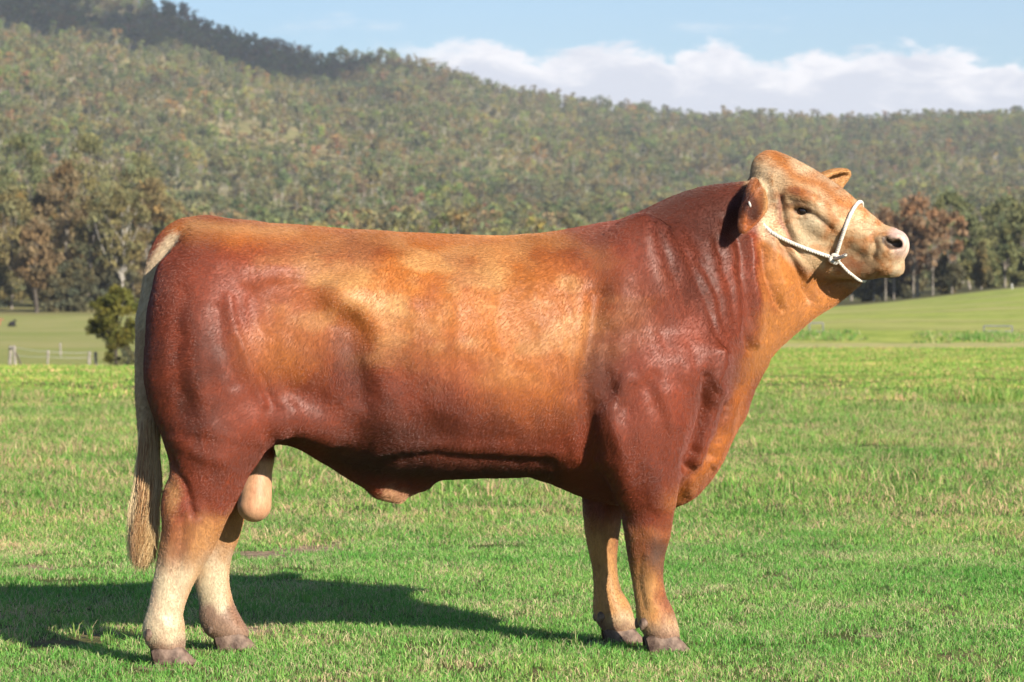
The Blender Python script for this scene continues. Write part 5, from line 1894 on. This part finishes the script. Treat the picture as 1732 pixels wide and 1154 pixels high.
fence = empty('wire_fence', ground_loc(90, 190))
tag(fence, 'weathered timber post and wire fence across the left pasture', 'fence')
FP = [(16, 192, 34, 0.10), (26, 188, 36, 0.085), (80, 196, 24, 0.07), (103, 225, 22, 0.07), (150, 196, 22, 0.085), (163, 187, 26, 0.085)]
fl_ = np.array(fence.location)
tops = []
for k, (px, d, hp, r) in enumerate(FP):
    g = np.array(ground_loc(px, d)); h = hp * d / F
    o = link_mesh('post', post_mesh(h, r, k, (0.06 * (-1) ** k, 0.02)), M_POST, fence)
    o.location = g - fl_
    tops.append((g - fl_, h))
for a, b in ((0, 1), (1, 2), (2, 4), (4, 5)):
    for fr_ in (0.92, 0.55):
        p0 = tops[a][0] + np.array([0, 0, tops[a][1] * fr_]); p1 = tops[b][0] + np.array([0, 0, tops[b][1] * fr_])
        t = np.linspace(0, 1, 9)[:, None]
        path = p0 * (1 - t) + p1 * t; path[:, 2] -= 0.04 * np.sin(np.pi * t[:, 0])
        v, q = tube(path, 0.011, 5)
        link_mesh('wire', np_mesh('wire', v, q), M_WIRE, fence)
p0 = tops[0][0] + np.array([0, 0, tops[0][1] * 0.85]); p1 = tops[1][0] + np.array([0, 0, tops[1][1] * 0.9])
v, q = tube(np.linspace(p0, p1, 4), 0.06, 7)
link_mesh('rail', np_mesh('rail', v, q), M_POST, fence)
p0 = tops[1][0] + np.array([0, 0, tops[1][1] * 0.7]); p1 = tops[1][0] + np.array([0.42, 0.0, -0.05])
v, q = tube(np.linspace(p0, p1, 4), 0.055, 7)
link_mesh('stay', np_mesh('stay', v, q), M_BARK_DARK, fence)


def pipe_frame(name, pxa, pxb, d, hp, label, rails):
    a = np.array(ground_loc(pxa, d)); b = np.array(ground_loc(pxb, d)); h = hp * d / F
    c = (a + b) / 2; c[2] = min(a[2], b[2])
    o = empty(name, tuple(c)); tag(o, label, 'frame')
    for e in (a, b):
        v, q = tube(np.array([[0, 0, -0.1], [0, 0, h * 0.5], [0, 0, h]]), 0.022, 8)
        p = link_mesh('post', np_mesh('post', v, q), M_PIPE, o); p.location = e - c
    for f in rails:
        v, q = tube(np.linspace(a - c + [0, 0, h * f], b - c + [0, 0, h * f], 4), 0.022, 8)
        link_mesh('rail', np_mesh('rail', v, q), M_PIPE, o)


pipe_frame('pipe_frame', 1369, 1392, 98, 17, 'small square grey pipe frame in the grass below the throat', (0.12, 0.97))
pipe_frame('pipe_frame', 1664, 1712, 100, 11, 'long low grey pipe frame in the grass at the right edge', (0.15, 0.95))

M_PEG = simple_mat('white_peg', (0.75, 0.75, 0.72), 0.6, 0.3)
for px, d, hp, lab in ((1712, 330, 9, 'small white marker peg on the right pasture near the frame edge'),):
    v, q = tube(np.array([[0, 0, -0.1], [0, 0, hp * d / F * 0.5], [0, 0, hp * d / F]]), 0.045, 8)
    o = link_mesh('marker_peg', np_mesh('marker_peg', v, q), M_PEG)
    o.location = ground_loc(px, d); tag(o, lab, 'peg')


def lying_cow(name, mat, loc, rz, label):
    """a small resting cow, meshed the same way as the bull on a coarser grid"""
    global G0, G1, GN, VS, FIELD
    keep = (G0, G1, GN, VS, FIELD)
    VS = 0.035; G0 = np.array([-1.1, -0.6, -0.1]); G1 = np.array([1.6, 0.6, 1.3])
    GN = np.ceil((G1 - G0) / VS).astype(int); FIELD = np.full(GN, 0.5, np.float32)
    chain([((-0.75, 0, 0.42), .30, .32), ((-0.2, 0, 0.45), .38, .40), ((0.35, 0, 0.48), .36, .33), ((0.6, 0, 0.52), .24, .2)], k=0.06)
    chain([((0.5, 0, 0.6), .2, .14), ((0.85, 0, 0.85), .15, .11), ((1.0, 0, 0.95), .12, .1)], k=0.08)
    chain([((0.98, 0, 0.98), .12, .11), ((1.25, 0, 0.84), .09, .09), ((1.38, 0, 0.76), .07, .08)], k=0.05)
    for s in (-1, 1):
        ellip((0.95, s * 0.2, 1.02), (0.06, 0.14, 0.05), k=0.03)
        chain([((0.45, s * 0.3, 0.25), .1, .1), ((0.75, s * 0.33, 0.1), .08, .08), ((0.45, s * 0.36, 0.07), .06, .06)], k=0.05)
        chain([((-0.7, s * 0.32, 0.3), .2, .12), ((-0.3, s * 0.4, 0.14), .1, .09), ((-0.7, s * 0.43, 0.08), .06, .06)], k=0.05)
    chain([((-0.95, 0.05, 0.6), .04, .04), ((-1.04, 0.1, 0.3), .035, .035), ((-0.95, 0.2, 0.05), .05, .05)], k=0.03)
    v, q = surface_nets(FIELD, G0, VS)
    v = smooth_verts(v, q, 2)
    G0, G1, GN, VS, FIELD = keep
    o = link_mesh(name, np_mesh(name, v, q), mat)
    o.location = loc; o.rotation_euler = (0, 0, rz); o.scale = (0.72, 0.72, 0.78)
    tag(o, label, 'cow')


M_COWB = simple_mat('black_hide', (0.012, 0.011, 0.012), 0.6, 0.3)
M_COWR = simple_mat('red_hide', (0.22, 0.09, 0.045), 0.7, 0.2, col2=(0.34, 0.17, 0.10), scale=2.2)
lying_cow('cow', M_COWB, ground_loc(21, 386), math.radians(75), 'small black cow resting in the far left pasture')
lying_cow('cow', M_COWR, ground_loc(-7, 392), math.radians(25), 'small reddish brown cow resting at the left edge of the picture')
